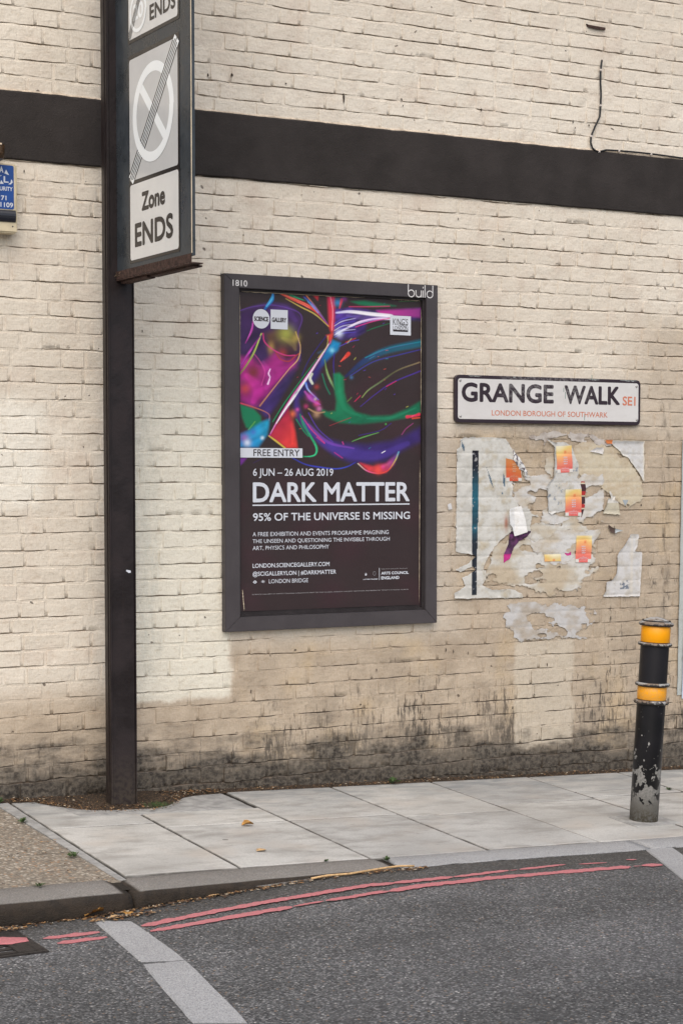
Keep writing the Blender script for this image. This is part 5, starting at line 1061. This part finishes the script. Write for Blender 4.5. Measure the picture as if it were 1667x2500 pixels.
# blank white flap, curled away
fc = W2(*zc(860, 60))
o = paper('paper_flap', [za(780, 1080), za(940, 1035), za(965, 1120), zc(985, 120), zc(1003, 270), zc(850, 335), zc(815, 200), za(782, 1290), za(775, 1160)], lambda X, Z, sd, n1, n2: mixc(fill((.74, .74, .73), X), (.66, .66, .64), n1), .006, .001, .0045, seed=36, curl=lambda X, Z, sd: .012*np.clip((W2(*za(780, 1100))[1]-Z)/.2, 0, 1)+.006*np.abs(X-fc[0])/.02); tag(o, 'blank white paper flap peeling off the torn poster', 'paper flap')
# flyers: orange to red gradient with white text
M_FLY = print_material('flyer_print', .5, .002, .2)
def flyer(c4, label, top=1.0, bot=0.0, tone=0, seed=0, fold=True, group='orange flyers pasted on the wall'):
    a = np.array([W2(*p) for p in c4]); e = empty('flyer', (a[:, 0].mean(), -.012, a[:, 1].min())); tag(e, label, 'flyer', group)
    nx, nz = 22, int(34*(top-bot))+3; V = []; Cc = []
    for j in range(nz):
        g = bot+(top-bot)*j/(nz-1)
        for i in range(nx):
            f = i/(nx-1); t = j/(nz-1); p = (a[0]*(1-f)+a[1]*f)*(1-t)+(a[3]*(1-f)+a[2]*f)*t; y = face_y(p[0], p[1])-.0046-.0008*math.sin(p[1]*60+seed)
            V.append((p[0], y, p[1])); s_ = g+.10*math.sin(f*4+seed)-.05
            if tone: col = np.array([np.interp(s_, [0, .4, 1], [.62, .58, .50]), np.interp(s_, [0, .4, 1], [.11, .17, .27]), np.interp(s_, [0, .4, 1], [.05, .05, .09])])
            else: col = np.array([np.interp(s_, [0, .3, .6, .8, 1], [.74, .78, .80, .76, .78]), np.interp(s_, [0, .3, .6, .8, 1], [.16, .22, .40, .56, .72]), np.interp(s_, [0, .3, .6, .8, 1], [.14, .15, .16, .20, .50])])
            if .72 < g < .82 and .52 < f < .66: col = col*.4+np.array((.70, .14, .05))*.6
            if fold and g < .12 and (f < .22 or f > .80): col = np.array((.66, .64, .60))
            Cc.append(col)
    F = np.array([(j*nx+i, j*nx+i+1, (j+1)*nx+i+1, (j+1)*nx+i) for j in range(nz-1) for i in range(nx-1)]); fs = local(mesh('flyer_sheet', V, F, M_FLY, smooth=True, cols=np.array(Cc)), e)
    O3 = np.array([0, -.0160, 0]); w = a[1, 0]-a[0, 0]; h = (a[3, 1]-a[0, 1])/(top-bot); Z_ = a[0, 1]-bot*h; k = 0
    ml = M_PWHITE if not tone else flat('flyer_faded_white', (.60, .42, .28), .6)
    for g0, g1, f0, f1 in ((.31, .37, .38, .62), (.39, .45, .36, .63), (.47, .53, .38, .63), (.55, .61, .36, .62), (.20, .225, .44, .56), (.165, .19, .28, .72), (.13, .155, .18, .82), (.07, .09, .28, .72)):
        if g0 < bot or g1 > top: continue
        if k < 4:      # too small in the photograph to read: rows of blurred marks
            ps = []; n = 3
            for q in range(n): 
                u0 = f0+(f1-f0)*q/n+.01; u1 = u0+(f1-f0)/n*.7; ps += bar(a[0, 0]+w*u0, Z_+h*(g0+.01), a[0, 0]+w*u1, Z_+h*(g1-.005), .0011)+bar(a[0, 0]+w*u0, Z_+h*(g1-.008), a[0, 0]+w*u1, Z_+h*(g1-.008), .0011)
        else: ps = []; n = int((f1-f0)*22); 
        if k >= 4:
            for q in range(n): u0 = f0+(f1-f0)*q/n; ps += bar(a[0, 0]+w*u0, Z_+h*g0, a[0, 0]+w*(u0+.5*(f1-f0)/n), Z_+h*g1, .0007)
        multi('printed_marks', ps, O3, WU, WW, ml, fs, .0003, WN, .00002); k += 1
    return e
flyer([zbb(108, 585), zbb(318, 575), zbb(300, 207), zbb(88, 222)], 'orange and yellow flyer pasted highest, right of the first faded one', seed=1)
flyer([zbb(215, 1172), zbb(435, 1172), zbb(437, 805), zbb(218, 812)], 'peach flyer in the middle beside a dark red scrap', seed=2)
flyer([zd(352, 688), zd(565, 688), zd(582, 322), zd(368, 322)], 'lowest bright orange-red flyer with a complete sheet', seed=3)
flyer([za(752, 698), za(965, 695), za(940, 430), za(748, 385)], 'dirty brown-orange flyer half hidden by torn paper', top=.80, tone=1, seed=4)
flyer([zc(1275, 678), zc(1500, 672), zc(1495, 572), zc(1272, 580)], 'small yellow top strip left of a torn flyer, left of the lowest orange one', top=1.0, bot=.74, seed=5, fold=False)
# white curling scrap over the brown flyer
o = paper('paper_flap', [za(845, 260), za(880, 320), za(940, 400), za(1000, 490), za(1035, 570), za(1015, 645), za(985, 560), za(935, 540), za(880, 450), za(840, 410)], lambda X, Z, sd, n1, n2: mixc(fill((.70, .70, .69), X), (.08, .06, .08), (n2 > .18)*(sd < .016)*.9), .007, .004, .0035, seed=37, curl=lambda X, Z, sd: .010*np.clip(sd/.02, 0, 1)); tag(o, 'curled white scrap with dark flecks over the brown-orange flyer', 'paper flap')
o = paper('paper_scrap', [zbb(435, 700), zbb(485, 705), zbb(500, 800), zbb(485, 900), zbb(490, 1000), zbb(460, 1130), zbb(436, 1210), zbb(434, 1000), zbb(440, 800), zbb(425, 740)], lambda X, Z, sd, n1, n2: mixc(mixc(fill((.06, .025, .03), X), (.42, .03, .03), (np.sin(Z*95) > .55)*1.0), (.62, .55, .40), (np.sin(Z*95+1.2) > .93)*1.0), .0026, .002, .0035, seed=38); tag(o, 'dark red and black sliver of paper along the peach flyer', 'paper scrap')
o = paper('paper_scrap', [zbb(545, 290), zbb(640, 235), zbb(735, 240), zbb(728, 330), zbb(640, 310)], lambda X, Z, sd, n1, n2: fill((.62, .60, .58), X), .002, .002, .004, seed=39, curl=lambda X, Z, sd: .005*np.clip(1-sd/.01, 0, 1)); tag(o, 'pointed white scrap left of the orange-cornered sheet', 'paper scrap')
o = paper('paper_scrap', [zbb(810, 840), zbb(830, 840), zbb(870, 900), zbb(895, 900), zbb(880, 960), zbb(935, 980), zbb(965, 1160), zbb(720, 1140), zbb(780, 1020), zbb(795, 930), zbb(840, 930)], lambda X, Z, sd, n1, n2: mixc(fill((.52, .48, .38), X), (.66, .64, .60), (Z > W2(*zbb(900, 1000))[1])*.9), .0022, .003, .004, seed=40, curl=lambda X, Z, sd: .005*np.clip(1-sd/.008, 0, 1)); tag(o, 'star shaped peeling scrap in the middle of the bare patch', 'paper scrap')
o = paper('paper_scrap', [zbb(1000, 955), zbb(1085, 955), zbb(1035, 1035)], lambda X, Z, sd, n1, n2: fill((.34, .38, .41), X), .0016, .001, .004, seed=41); tag(o, 'tiny blue-grey triangle of paper', 'paper scrap')
o = paper('paper_scrap', [zd(800, 165), zd(860, 215), zd(1000, 255), zd(930, 270), zd(890, 295), zd(830, 270), zd(805, 215)], lambda X, Z, sd, n1, n2: mixc(fill((.09, .06, .05), X), (.42, .46, .48), (X > W2(*zd(900, 230))[0])*1.0), .0022, .001, .004, seed=42, curl=lambda X, Z, sd: .004*np.clip(1-sd/.006, 0, 1)); tag(o, 'small black and blue scrap above the lower right sheet', 'paper scrap')
o = paper('paper_scrap', [zd(200, 555), zd(260, 565), zd(300, 535), zd(300, 590), zd(240, 600)], lambda X, Z, sd, n1, n2: fill((.55, .06, .25), X), .0020, .001, .003, seed=43); tag(o, 'small magenta scrap left of the lowest orange flyer', 'paper scrap')
o = paper('paper_scrap', [(1092, 1232), (1100, 1228), (1103, 1242), (1094, 1245)], lambda X, Z, sd, n1, n2: fill((.62, .62, .63), X), .0016, .001, .003, seed=44); tag(o, 'little white scrap left of the tall torn poster', 'paper scrap')

# posters at the extreme right, lapping over each other
rb = tag(empty('bill_posters', (6.3, -.01, .3)), 'white-edged bill posters overlapping at the far right edge of the wall', 'poster')
rx = on_wall(1663, 1078, -.01)[0]; rz1 = on_wall(1663, 1075, -.01)[2]; rz0 = on_wall(1652, 1706, -.01)[2]; r0 = on_wall(1650, 1700, -.01)[0]
def rsheet(x0t, x0b, z1, z0, y, cf, x1=6.75):
    nx, nz = 40, 60; V = []; C2 = []
    for j in range(nz):
        t = j/(nz-1); z = z0+(z1-z0)*t
        for i in range(nx):
            f = (i/(nx-1))**1.6; x = (x0b+(x0t-x0b)*t)*(1-f)+x1*f; V.append((x, y-.0012*math.sin(z*30+x*20)-(.004*max(0, 1-i/2.0)), z)); C2.append(cf(x, z, t, f))
    F = np.array([(j*nx+i, j*nx+i+1, (j+1)*nx+i+1, (j+1)*nx+i) for j in range(nz-1) for i in range(nx-1)]); local(mesh('bill', V, F, M_PAPER, smooth=True, cols=np.array(C2)), rb)
rsheet(rx, r0, rz1, rz0+.02, -.012, lambda x, z, t, f: (.44, .47, .45) if f < .5 else (.40, .42, .42))
rsheet(rx+.045, r0+.028, rz1-.1, rz0, -.0165, lambda x, z, t, f: (.55, .60, .68) if (t > .30 and x < rx+.12) or x < r0+.05 else ((.30, .40, .55) if z > 1.4 else (.05, .06, .08)))
rsheet(rx+.075, r0+.048, .80, rz0-.006, -.0205, lambda x, z, t, f: (.62, .62, .66) if x < r0+.085 and not (r0+.062 < x < r0+.070 and t > .2) else ((.40, .08, .10) if x < r0+.072 else (.05, .05, .07)))

# ------------------------------------------------------------------ ALARM BOX at the left edge
al = tag(empty('alarm_box', (2.26, -.03, 2.48)), 'blue and cream security alarm box at the left edge under the dark band', 'alarm box')
YA = -.085; E7 = lambda x, y: on_wall(x/7.84, 320+y/7.84, YA)
ax1 = (E7(342, 650)[0]+E7(335, 1980)[0])/2; az1 = E7(342, 640)[2]; az0 = E7(335, 1955)[2]; ax0 = ax1-.36
M_ALC = flat('alarm_cream', (.60, .52, .36), .45, .4, .15, 10); M_ALB = flat('alarm_blue', (.008, .060, .27), .35, .45, .15, 12); M_ALK = flat('alarm_black', (.012, .013, .02), .3, .5)
m = MB(); m.box((ax0, YA, az0), (ax1, -.011, az1)); abox = m.build('case', M_ALC, al, bevel=.006)
OA = np.array([0, YA, 0]); lb, rt = E7(275, 1505), E7(275, 665)
poly('label_panel', rrect(ax0+.02, lb[2], lb[0], rt[2], .008), OA, WU, WW, M_ALB, abox, .0008, WN)
k1, k0 = E7(300, 1520), E7(300, 1752); m = MB(); R = []
for i in range(9):
    a = math.pi*i/8; R.append((YA-.001-.012*math.sin(a), (k0[2]+k1[2])/2+(k1[2]-k0[2])/2*math.cos(a)))
m.rings([[(ax0+.004, y, z) for y, z in R], [(k1[0], y, z) for y, z in R]]); m.build('lamp_strip', M_ALK, al, smooth=False)
def atext(b, lbp, rtp, bold=.04):
    a_, b_ = E7(*lbp), E7(*rtp); text('lettering', b, OA, WU, WW, a_[0], a_[2], b_[0], b_[2], M_PWHITE, abox, bold, WN, .0012)
atext('A', (-5, 790), (70, 680)); atext('L', (75, 985), (170, 870)); atext('URITY', (0, 1135), (247, 1075), .03); atext('171', (-20, 1315), (130, 1238)); atext('1109', (15, 1450), (255, 1375), .03)
def tri(*pp): P = [E7(*p) for p in pp]; return [(p[0], p[2]) for p in P]
multi('emblem', [tri((90, 810), (180, 845), (122, 738)), tri((0, 1010), (78, 1012), (30, 935)), tri((0, 850), (42, 845), (15, 868)), tri((160, 1020), (215, 1022), (248, 985), (240, 945), (218, 925), (210, 985))], OA, WU, WW, M_PWHITE, abox, .0012, WN)
p = E7(250, 1828); MB().add([(p[0]+.0035*math.cos(a*.785), YA-.0006, p[2]+.0035*math.sin(a*.785)) for a in range(8)], [tuple(range(8))]).build('screw_hole', M_ALK, al)
# brown metal fitting above it
ft = tag(empty('metal_fitting', (2.2, -.08, 2.9)), 'rusty brown rounded metal fitting above the blue alarm box', 'wall fitting')
YB = -.19; p1 = on_wall(17, 352, YB); p0 = on_wall(16, 385, YB)
M_BRZ = flat('rusty_bronze', (.10, .055, .025), .35, .5, .6, 30, .001, .5)
m = MB(); R0, R1_ = [], []
xr = p1[0]; zt, zb3 = p1[2], p0[2]
prof = [(xr-.30, 0), (xr-.03, 0), (xr-.012, .004), (xr-.003, .014), (xr, .03), (xr-.001, .05)]
ring = lambda z, y: [(xr-.30, y, z), (xr-.30, -.012, z), (xr-.002, -.012, z), (xr, y+.03, z), (xr-.006, y+.010, z), (xr-.02, y, z)]
m.rings([ring(zb3, YB+.02), ring(zb3+.02, YB), ring(zt, YB)]); m.build('fitting_body', M_BRZ, ft, smooth=False, bevel=.002)
MB().box((xr-.30, YB-.004, zt-.004), (xr-.022, YB+.02, zt+.003)).build('fitting_rim', M_CREAMEDGE, ft)

# ------------------------------------------------------------------ CABLE clipped to the wall
cab = tag(empty('wall_cable', (5.2, -.01, 3.3)), 'short black cable hanging in a curve and running along the top of the dark band', 'cable')
cp = [(1194, 275), (1191, 300), (1188, 322), (1187, 380), (1190, 430), (1188, 485), (1184, 535), (1163, 580), (1144, 626), (1142, 655), (1150, 680), (1165, 693), (1180, 697)]
P3 = [on_wall(834+x/1.882, y/1.882, -.016) for x, y in cp]; zl = BAND1+.012; P3 += [np.array([x, -.016, zl+.003*math.sin(x*9)]) for x in np.linspace(P3[-1][0]+.05, 8.2, 40)]
m = MB(); S3 = []
for i in range(len(P3)-1):
    for t in np.linspace(0, 1, 4, endpoint=False): S3.append(P3[i]+(P3[i+1]-P3[i])*t)
tube(m, S3, .0048, 8); m.build('cable', flat('cable_black', (.018, .018, .019), .5), cab, smooth=True)
M_CLIP = flat('clip_white', (.66, .60, .55), .6)
for q in (P3[2], P3[5], P3[8], P3[12], np.array([5.83, -.016, zl]), np.array([6.06, -.016, zl]), np.array([5.62, -.016, zl])):
    MB().box((q[0]-.007, -.023, q[2]-.006), (q[0]+.007, -.008, q[2]+.006)).build('cable_clip', M_CLIP, cab, bevel=.003)
# iron stub left in the wall, top right
a, b = on_wall(834+1122/1.882, 113/1.882, -.012), on_wall(834+1208/1.882, 133/1.882, -.012)
o = MB().add([(a[0], -.016, a[2]+.004), (a[0]+.012, -.02, a[2]-.003), ((a[0]+b[0])/2, -.018, (a[2]+b[2])/2), (b[0], -.016, b[2]+.006), (b[0], -.016, b[2]-.005), ((a[0]+b[0])/2, -.018, (a[2]+b[2])/2-.012), (a[0]+.014, -.018, a[2]-.012), (a[0]+.004, -.006, a[2]-.008), (b[0], -.006, b[2]-.005), (b[0], -.006, b[2]+.006), (a[0], -.006, a[2]+.004)], [(0, 1, 2, 3, 9, 10), (1, 6, 5, 2), (2, 5, 4, 3), (3, 4, 8, 9), (6, 7, 8, 4, 5), (0, 10, 7, 6, 1)]).build('iron_stub', M_RUST); tag(o, 'rusty iron stub set in a bed joint high on the wall above the cable', 'wall fitting')
# dark holes in the paint where plugs were
for px, py, r in ((800/1.88+0, 0, 0),):
    pass
HOLES = [(840, 236, .006, .05), (1003+0, 0, 0, 0)]
m = MB()
for (px, py, w, h) in [(839, 240, .012, .055), (980, 243, .010, .016), (983, 258, .006, .010), (1174, 268, .012, .018), (1398, 297, .007, .022), (1403, 312, .008, .010), (1437, 306, .010, .012), (1118, 535, .006, .014), (1315, 514, .005, .008), (508, 183, .010, .020), (566, 183, .014, .020), (698, 204, .010, .010), (60, 418, .006, .016), (1564, 1233, .012, .012), (413, 1228, 0, 0), (348, 808, .006, .016), (613, 1688, .006, .022), (1335, 1623, .007, .024), (919, 1636, .007, .018), (1088, 1587, .008, .02), (1106, 1590, .006, .022), (880, 1720, .01, .01), (660, 1600, .006, .01), (1142, 1594, .005, .02)]:
    if w == 0: continue
    c = on_wall(px, py, -.0095); n = 9; pts_ = [(c[0]+w/2*math.cos(a*2*math.pi/n)*random.uniform(.6, 1.1), -.0098, c[2]+h/2*math.sin(a*2*math.pi/n)*random.uniform(.6, 1.1)) for a in range(n)]; inn = [((x+c[0])/2, -.0094, (z+c[2])/2) for x, y, z in pts_]
    m.rings([pts_, inn], cap0=False)
o = m.build('plug_holes', flat('hole_dark', (.06, .045, .035), .9), wall); stuff(o)

# ------------------------------------------------------------------ BOLLARD, leaning
base = on_pav(1570, 2003); bol = tag(empty('bollard', (base[0], base[1], zpav(base[0], base[1]))), 'leaning black steel bollard with two yellow bands and chipped paint', 'bollard')
def bmat():
    g = NG('bollard_paint', .38, .3); tc = g.n('ShaderNodeTexCoord').outputs['Object']; Z = g.xyz(tc)[2]; n = g.noise(g.scale(tc, 1, 1, .8), 17, 4, .6); f = g.noise(tc, 90, 4, .6)
    body = g.mix(g.ramp(g.noise(tc, 6, 3), .3, .7), (.006, .006, .007), (.012, .011, .013)); body = g.mix(g.ramp(Z, .62, .66, 0, .55), body, (.018, .017, .021))
    thr = g.ramp(Z, .05, .56, .42, .74, False); chip = g.ramp(g.math('ADD', n, g.math('MULTIPLY', g.math('SUBTRACT', f, .5), .14)), thr, g.math('ADD', thr, .012)); foot = g.ramp(g.math('ADD', Z, g.math('MULTIPLY', g.math('SUBTRACT', n, .5), .2)), .085, .065)
    chip = g.math('MAXIMUM', chip, foot); sp = g.math('MULTIPLY', g.ramp(g.vor(tc, 48), .10, .06), g.ramp(g.vor(tc, 48, 'Color'), .70, .72)); chip = g.math('MAXIMUM', chip, g.math('MULTIPLY', sp, g.ramp(Z, .75, .55)))
    grey = g.mix(g.ramp(f, .35, .65), (.22, .215, .20), (.33, .32, .30)); grey = g.mix(g.math('MULTIPLY', g.ramp(Z, .16, .0), g.ramp(f, .3, .6)), grey, (.10, .085, .06))
    g.color(g.mix(chip, body, grey)); g.rough(g.mix(chip, (.36, .36, .36), (.7, .7, .7))); g.bump(g.math('SUBTRACT', g.math('MULTIPLY', f, .2), chip), .0012, .8); return g.m
def rmat():
    g = NG('bollard_ring_paint', .5, .45); tc = g.n('ShaderNodeTexCoord').outputs['Object']; f = g.noise(tc, 70, 5, .7); nz = g.xyz(g.geo.outputs['Normal'])[2]
    c = g.mix(g.ramp(g.math('ADD', f, g.math('MULTIPLY', nz, .16)), .52, .58), (.022, .018, .016), g.mix(g.ramp(g.noise(tc, 20, 3), .4, .6), (.36, .36, .35), (.20, .15, .11))); g.color(c); g.bump(f, .003, .8); return g.m
def ymat():
    g = NG('reflective_yellow', .35, .45); tc = g.n('ShaderNodeTexCoord').outputs['Object']; f = g.noise(tc, 35, 5, .65); X, Y, Z = g.xyz(tc)
    c = g.mix(g.ramp(f, .3, .7, 0, .3), (.95, .39, .001), (.90, .33, .001)); up = g.ramp(Z, .7, .75)
    tear = g.math('MULTIPLY', up, g.ramp(g.math('ADD', g.math('ADD', g.math('MULTIPLY', X, 6.5), g.math('MULTIPLY', Z, 5.2)), g.math('MULTIPLY', f, 1.3)), 5.93, 5.96)); c = g.mix(tear, c, (.06, .05, .035))
    sc_r = g.math('MULTIPLY', g.math('SUBTRACT', 1, up), g.ramp(g.math('ADD', g.noise(tc, 60, 5, .7), g.ramp(Z, .55, .60, 0, .14)), .56, .62)); c = g.mix(g.math('MULTIPLY', sc_r, .3), c, (.55, .36, .14)); g.color(c); return g.m
M_BOL, M_BR, M_BY = bmat(), rmat(), ymat()
def lathe(prof, k=40, cap0=False, cap1=False):
    m = MB(); m.rings([[(r*math.cos(2*math.pi*i/k), r*math.sin(2*math.pi*i/k), z) for i in range(k)] for r, z in prof], cap0=cap0, cap1=cap1); return m
def bpart(name, prof, mat, **kw): o = lathe(prof, **kw).build(name, mat, None, smooth=True); o.parent = bol; return o
Rb = .0655; Hs = 1.0
bpart('shaft', [(Rb, -.03), (Rb, .4), (Rb, .604)], M_BOL, cap0=True); bpart('shaft', [(Rb, .72), (Rb, .85), (Rb, .895)], M_BOL) if False else None
bpart('shaft', [(Rb, .6045), (Rb, .75), (Rb, .985)], M_BOL)
def torus_prof(z, R, r, n=8): return [(R+r*math.cos(a), z+r*math.sin(a)*1.0) for a in [math.radians(-180+360*i/n) for i in range(n+1)]]
for z, rr_ in ((.868, .0085), (.672, .0095), (.585, .0105)): bpart('ring', torus_prof(z, Rb+.005, rr_), M_BR)
bpart('reflective_band', [(Rb+.0005, .879), (Rb+.0012, .880), (Rb+.0012, .958), (Rb+.0005, .959)], M_BY); bpart('reflective_band', [(Rb+.0005, .598), (Rb+.0012, .599), (Rb+.0012, .660), (Rb+.0005, .661)], M_BY)
bpart('cap', [(Rb-.002, .957), (Rb+.010, .958), (Rb+.0145, .964), (Rb+.0135, .971), (Rb+.002, .978), (Rb-.012, .987), (Rb-.035, .996), (.012, 1.0), (.001, 1.0)], M_BR, cap1=True)
# scale height and lean so that the cap meets the photograph
topw = None
Hb = .0; 
def unlean(h, lean):
    return np.array([base[0], base[1], zpav(base[0], base[1])])+h*np.array([math.sin(lean)*RGT[0], math.sin(lean)*RGT[1], math.cos(lean)])
best = min(((abs(project(unlean(h, l))[0]-1602)+abs(project(unlean(h, l))[1]-1507), h, l) for h in np.arange(.85, 1.2, .005) for l in np.arange(0, .09, .002)))
bol.scale = (best[1],)*3 if False else (1.0, 1.0, best[1]); bol.rotation_euler = Matrix.Rotation(best[2], 3, Vector(np.cross([0, 0, 1], RGT))).to_euler()
print('bollard h, lean', best)
slab('concrete_pad', [(base[0]-.13, base[1]-.12), (base[0]+.14, base[1]-.10), (base[0]+.13, base[1]+.12), (base[0]-.12, base[1]+.11)], M_CEMENT, lift=.0035, bev=.003)

# ------------------------------------------------------------------ leaves and weeds
M_LEAF = [flat('dry_leaf', (.42, .22, .06), .7, .3, .3, 60), flat('brown_leaf', (.24, .12, .05), .7, .3, .3, 60), flat('pale_leaf', (.55, .36, .18), .7, .3, .3, 60)]
def leaf(px, py, s, mi, label, road=False, curlh=.5, rot=0):
    p = on_road(px, py) if road else on_pav(px, py); V = []; n = 9
    for i in range(n):
        t = i/(n-1); w = s*.42*math.sin(math.pi*min(1, t*1.02+.02))**.8*(1+.25*math.sin(i*2.6)); zc_ = curlh*s*(.15+.5*math.sin(math.pi*t))
        V += [(t*s-s/2, -w, zc_*.9+.002), (t*s-s/2, 0, .002+zc_*.25), (t*s-s/2, w*.9, zc_+.002)]
    ca, sa = math.cos(rot), math.sin(rot); V = [(x*ca-y*sa, x*sa+y*ca, z) for x, y, z in V]
    F = [(3*i+j, 3*i+j+1, 3*i+j+4, 3*i+j+3) for i in range(n-1) for j in range(2)]
    o = mesh('fallen_leaf', V, F, M_LEAF[mi], smooth=True); o.location = (p[0], p[1], p[2]+.002); tag(o, label, 'leaf'); return o
leaf(605, 2017, .055, 0, 'curled brown leaf on the paving near the middle of the pavement', curlh=.6)
leaf(638, 2078, .05, 2, 'flat pale orange leaf on the front row paving slab', curlh=.15, rot=.4)
leaf(232, 2237, .085, 0, 'large yellow-brown leaf against the kerb foot at the granite band', True, .7, .3)
leaf(524, 2188, .05, 2, 'orange leaf scrap in the gutter beside the kerb', True, .2, .1)
leaf(283, 2242, .05, 2, 'thin pale curl of bark in the gutter at the kerb joint', True, .15, .2); leaf(313, 2234, .045, 0, 'reddish leaf scrap right at the open kerb joint', True, .3, 1.2)
m = MB(); P = [on_road(x, y) for x, y in ((760, 2151), (800, 2144), (850, 2139), (905, 2131), (945, 2124), (975, 2121), (1010, 2119))]; tube(m, [(p[0], p[1]+.003*math.sin(i*2), p[2]+.010+.002*math.sin(i*3)) for i, p in enumerate(P)], .0045, 6); o = m.build('twig', M_LEAF[2], None, smooth=True); tag(o, 'long dry stem lying along the flush kerb edge', 'twig')
M_WEED = flat('weed_green', (.05, .085, .025), .6, .3, .3, 60)
def weed(p, s, label, n=14, seed=0):
    random.seed(seed); m = MB()
    for i in range(n):
        a = random.uniform(0, 6.28); l = s*random.uniform(.5, 1); e = random.uniform(.2, 1.1); dx, dy, dz = math.cos(a)*math.cos(e)*l, math.sin(a)*math.cos(e)*l, math.sin(e)*l; w = l*.22; px_, py_ = -math.sin(a)*w, math.cos(a)*w
        o_ = (random.gauss(0, s*.15), random.gauss(0, s*.08)); m.add([(o_[0], o_[1], 0), (o_[0]+dx*.6+px_, o_[1]+dy*.6+py_, dz*.7), (o_[0]+dx, o_[1]+dy, dz*.85), (o_[0]+dx*.6-px_, o_[1]+dy*.6-py_, dz*.7)], [(0, 1, 2), (0, 2, 3)])
    o = m.build('weed', M_WEED, None); o.location = p; tag(o, label, 'weed'); return o
weed(on_pav(943, 2101), .028, 'tiny green weed growing from the gap between two kerb stones', seed=1); weed((4.245, -.055, zpav(4.245, -.05)+.008), .045, 'small green weed at the foot of the wall below the frame', seed=2); weed(on_pav(55, 2008), .03, 'small weed in the corner of the gravelly footway', seed=3)
weed(on_pav(182, 2092), .035, 'weed in the edging strip beside the gravelly footway', seed=4); weed(on_pav(95, 2164), .028, 'weed along the back of the left kerb stone', seed=5); weed(on_pav(1632, 1929), .025, 'tiny weed in the paving right of the bollard', seed=6); weed((2.24, -.05, zpav(2.24, -.05)+.004), .05, 'green weed at the wall foot at the left edge', seed=7)
weed(on_pav(797, 2103), .016, 'speck of green weed behind the kerb in the middle', seed=8)
m = MB(); random.seed(5)
for _ in range(260):
    p = on_pav(random.gauss(388, 14), random.gauss(1968, 3.5)); l = random.uniform(.006, .016); a = random.uniform(0, 6.28); m.add([(p[0]-.001, p[1], p[2]+.004), (p[0]+.001, p[1], p[2]+.004), (p[0]+math.cos(a)*l*.6, p[1]+math.sin(a)*l*.6, p[2]+.004+l)], [(0, 1, 2)])
stuff(m.build('moss', M_WEED, None))
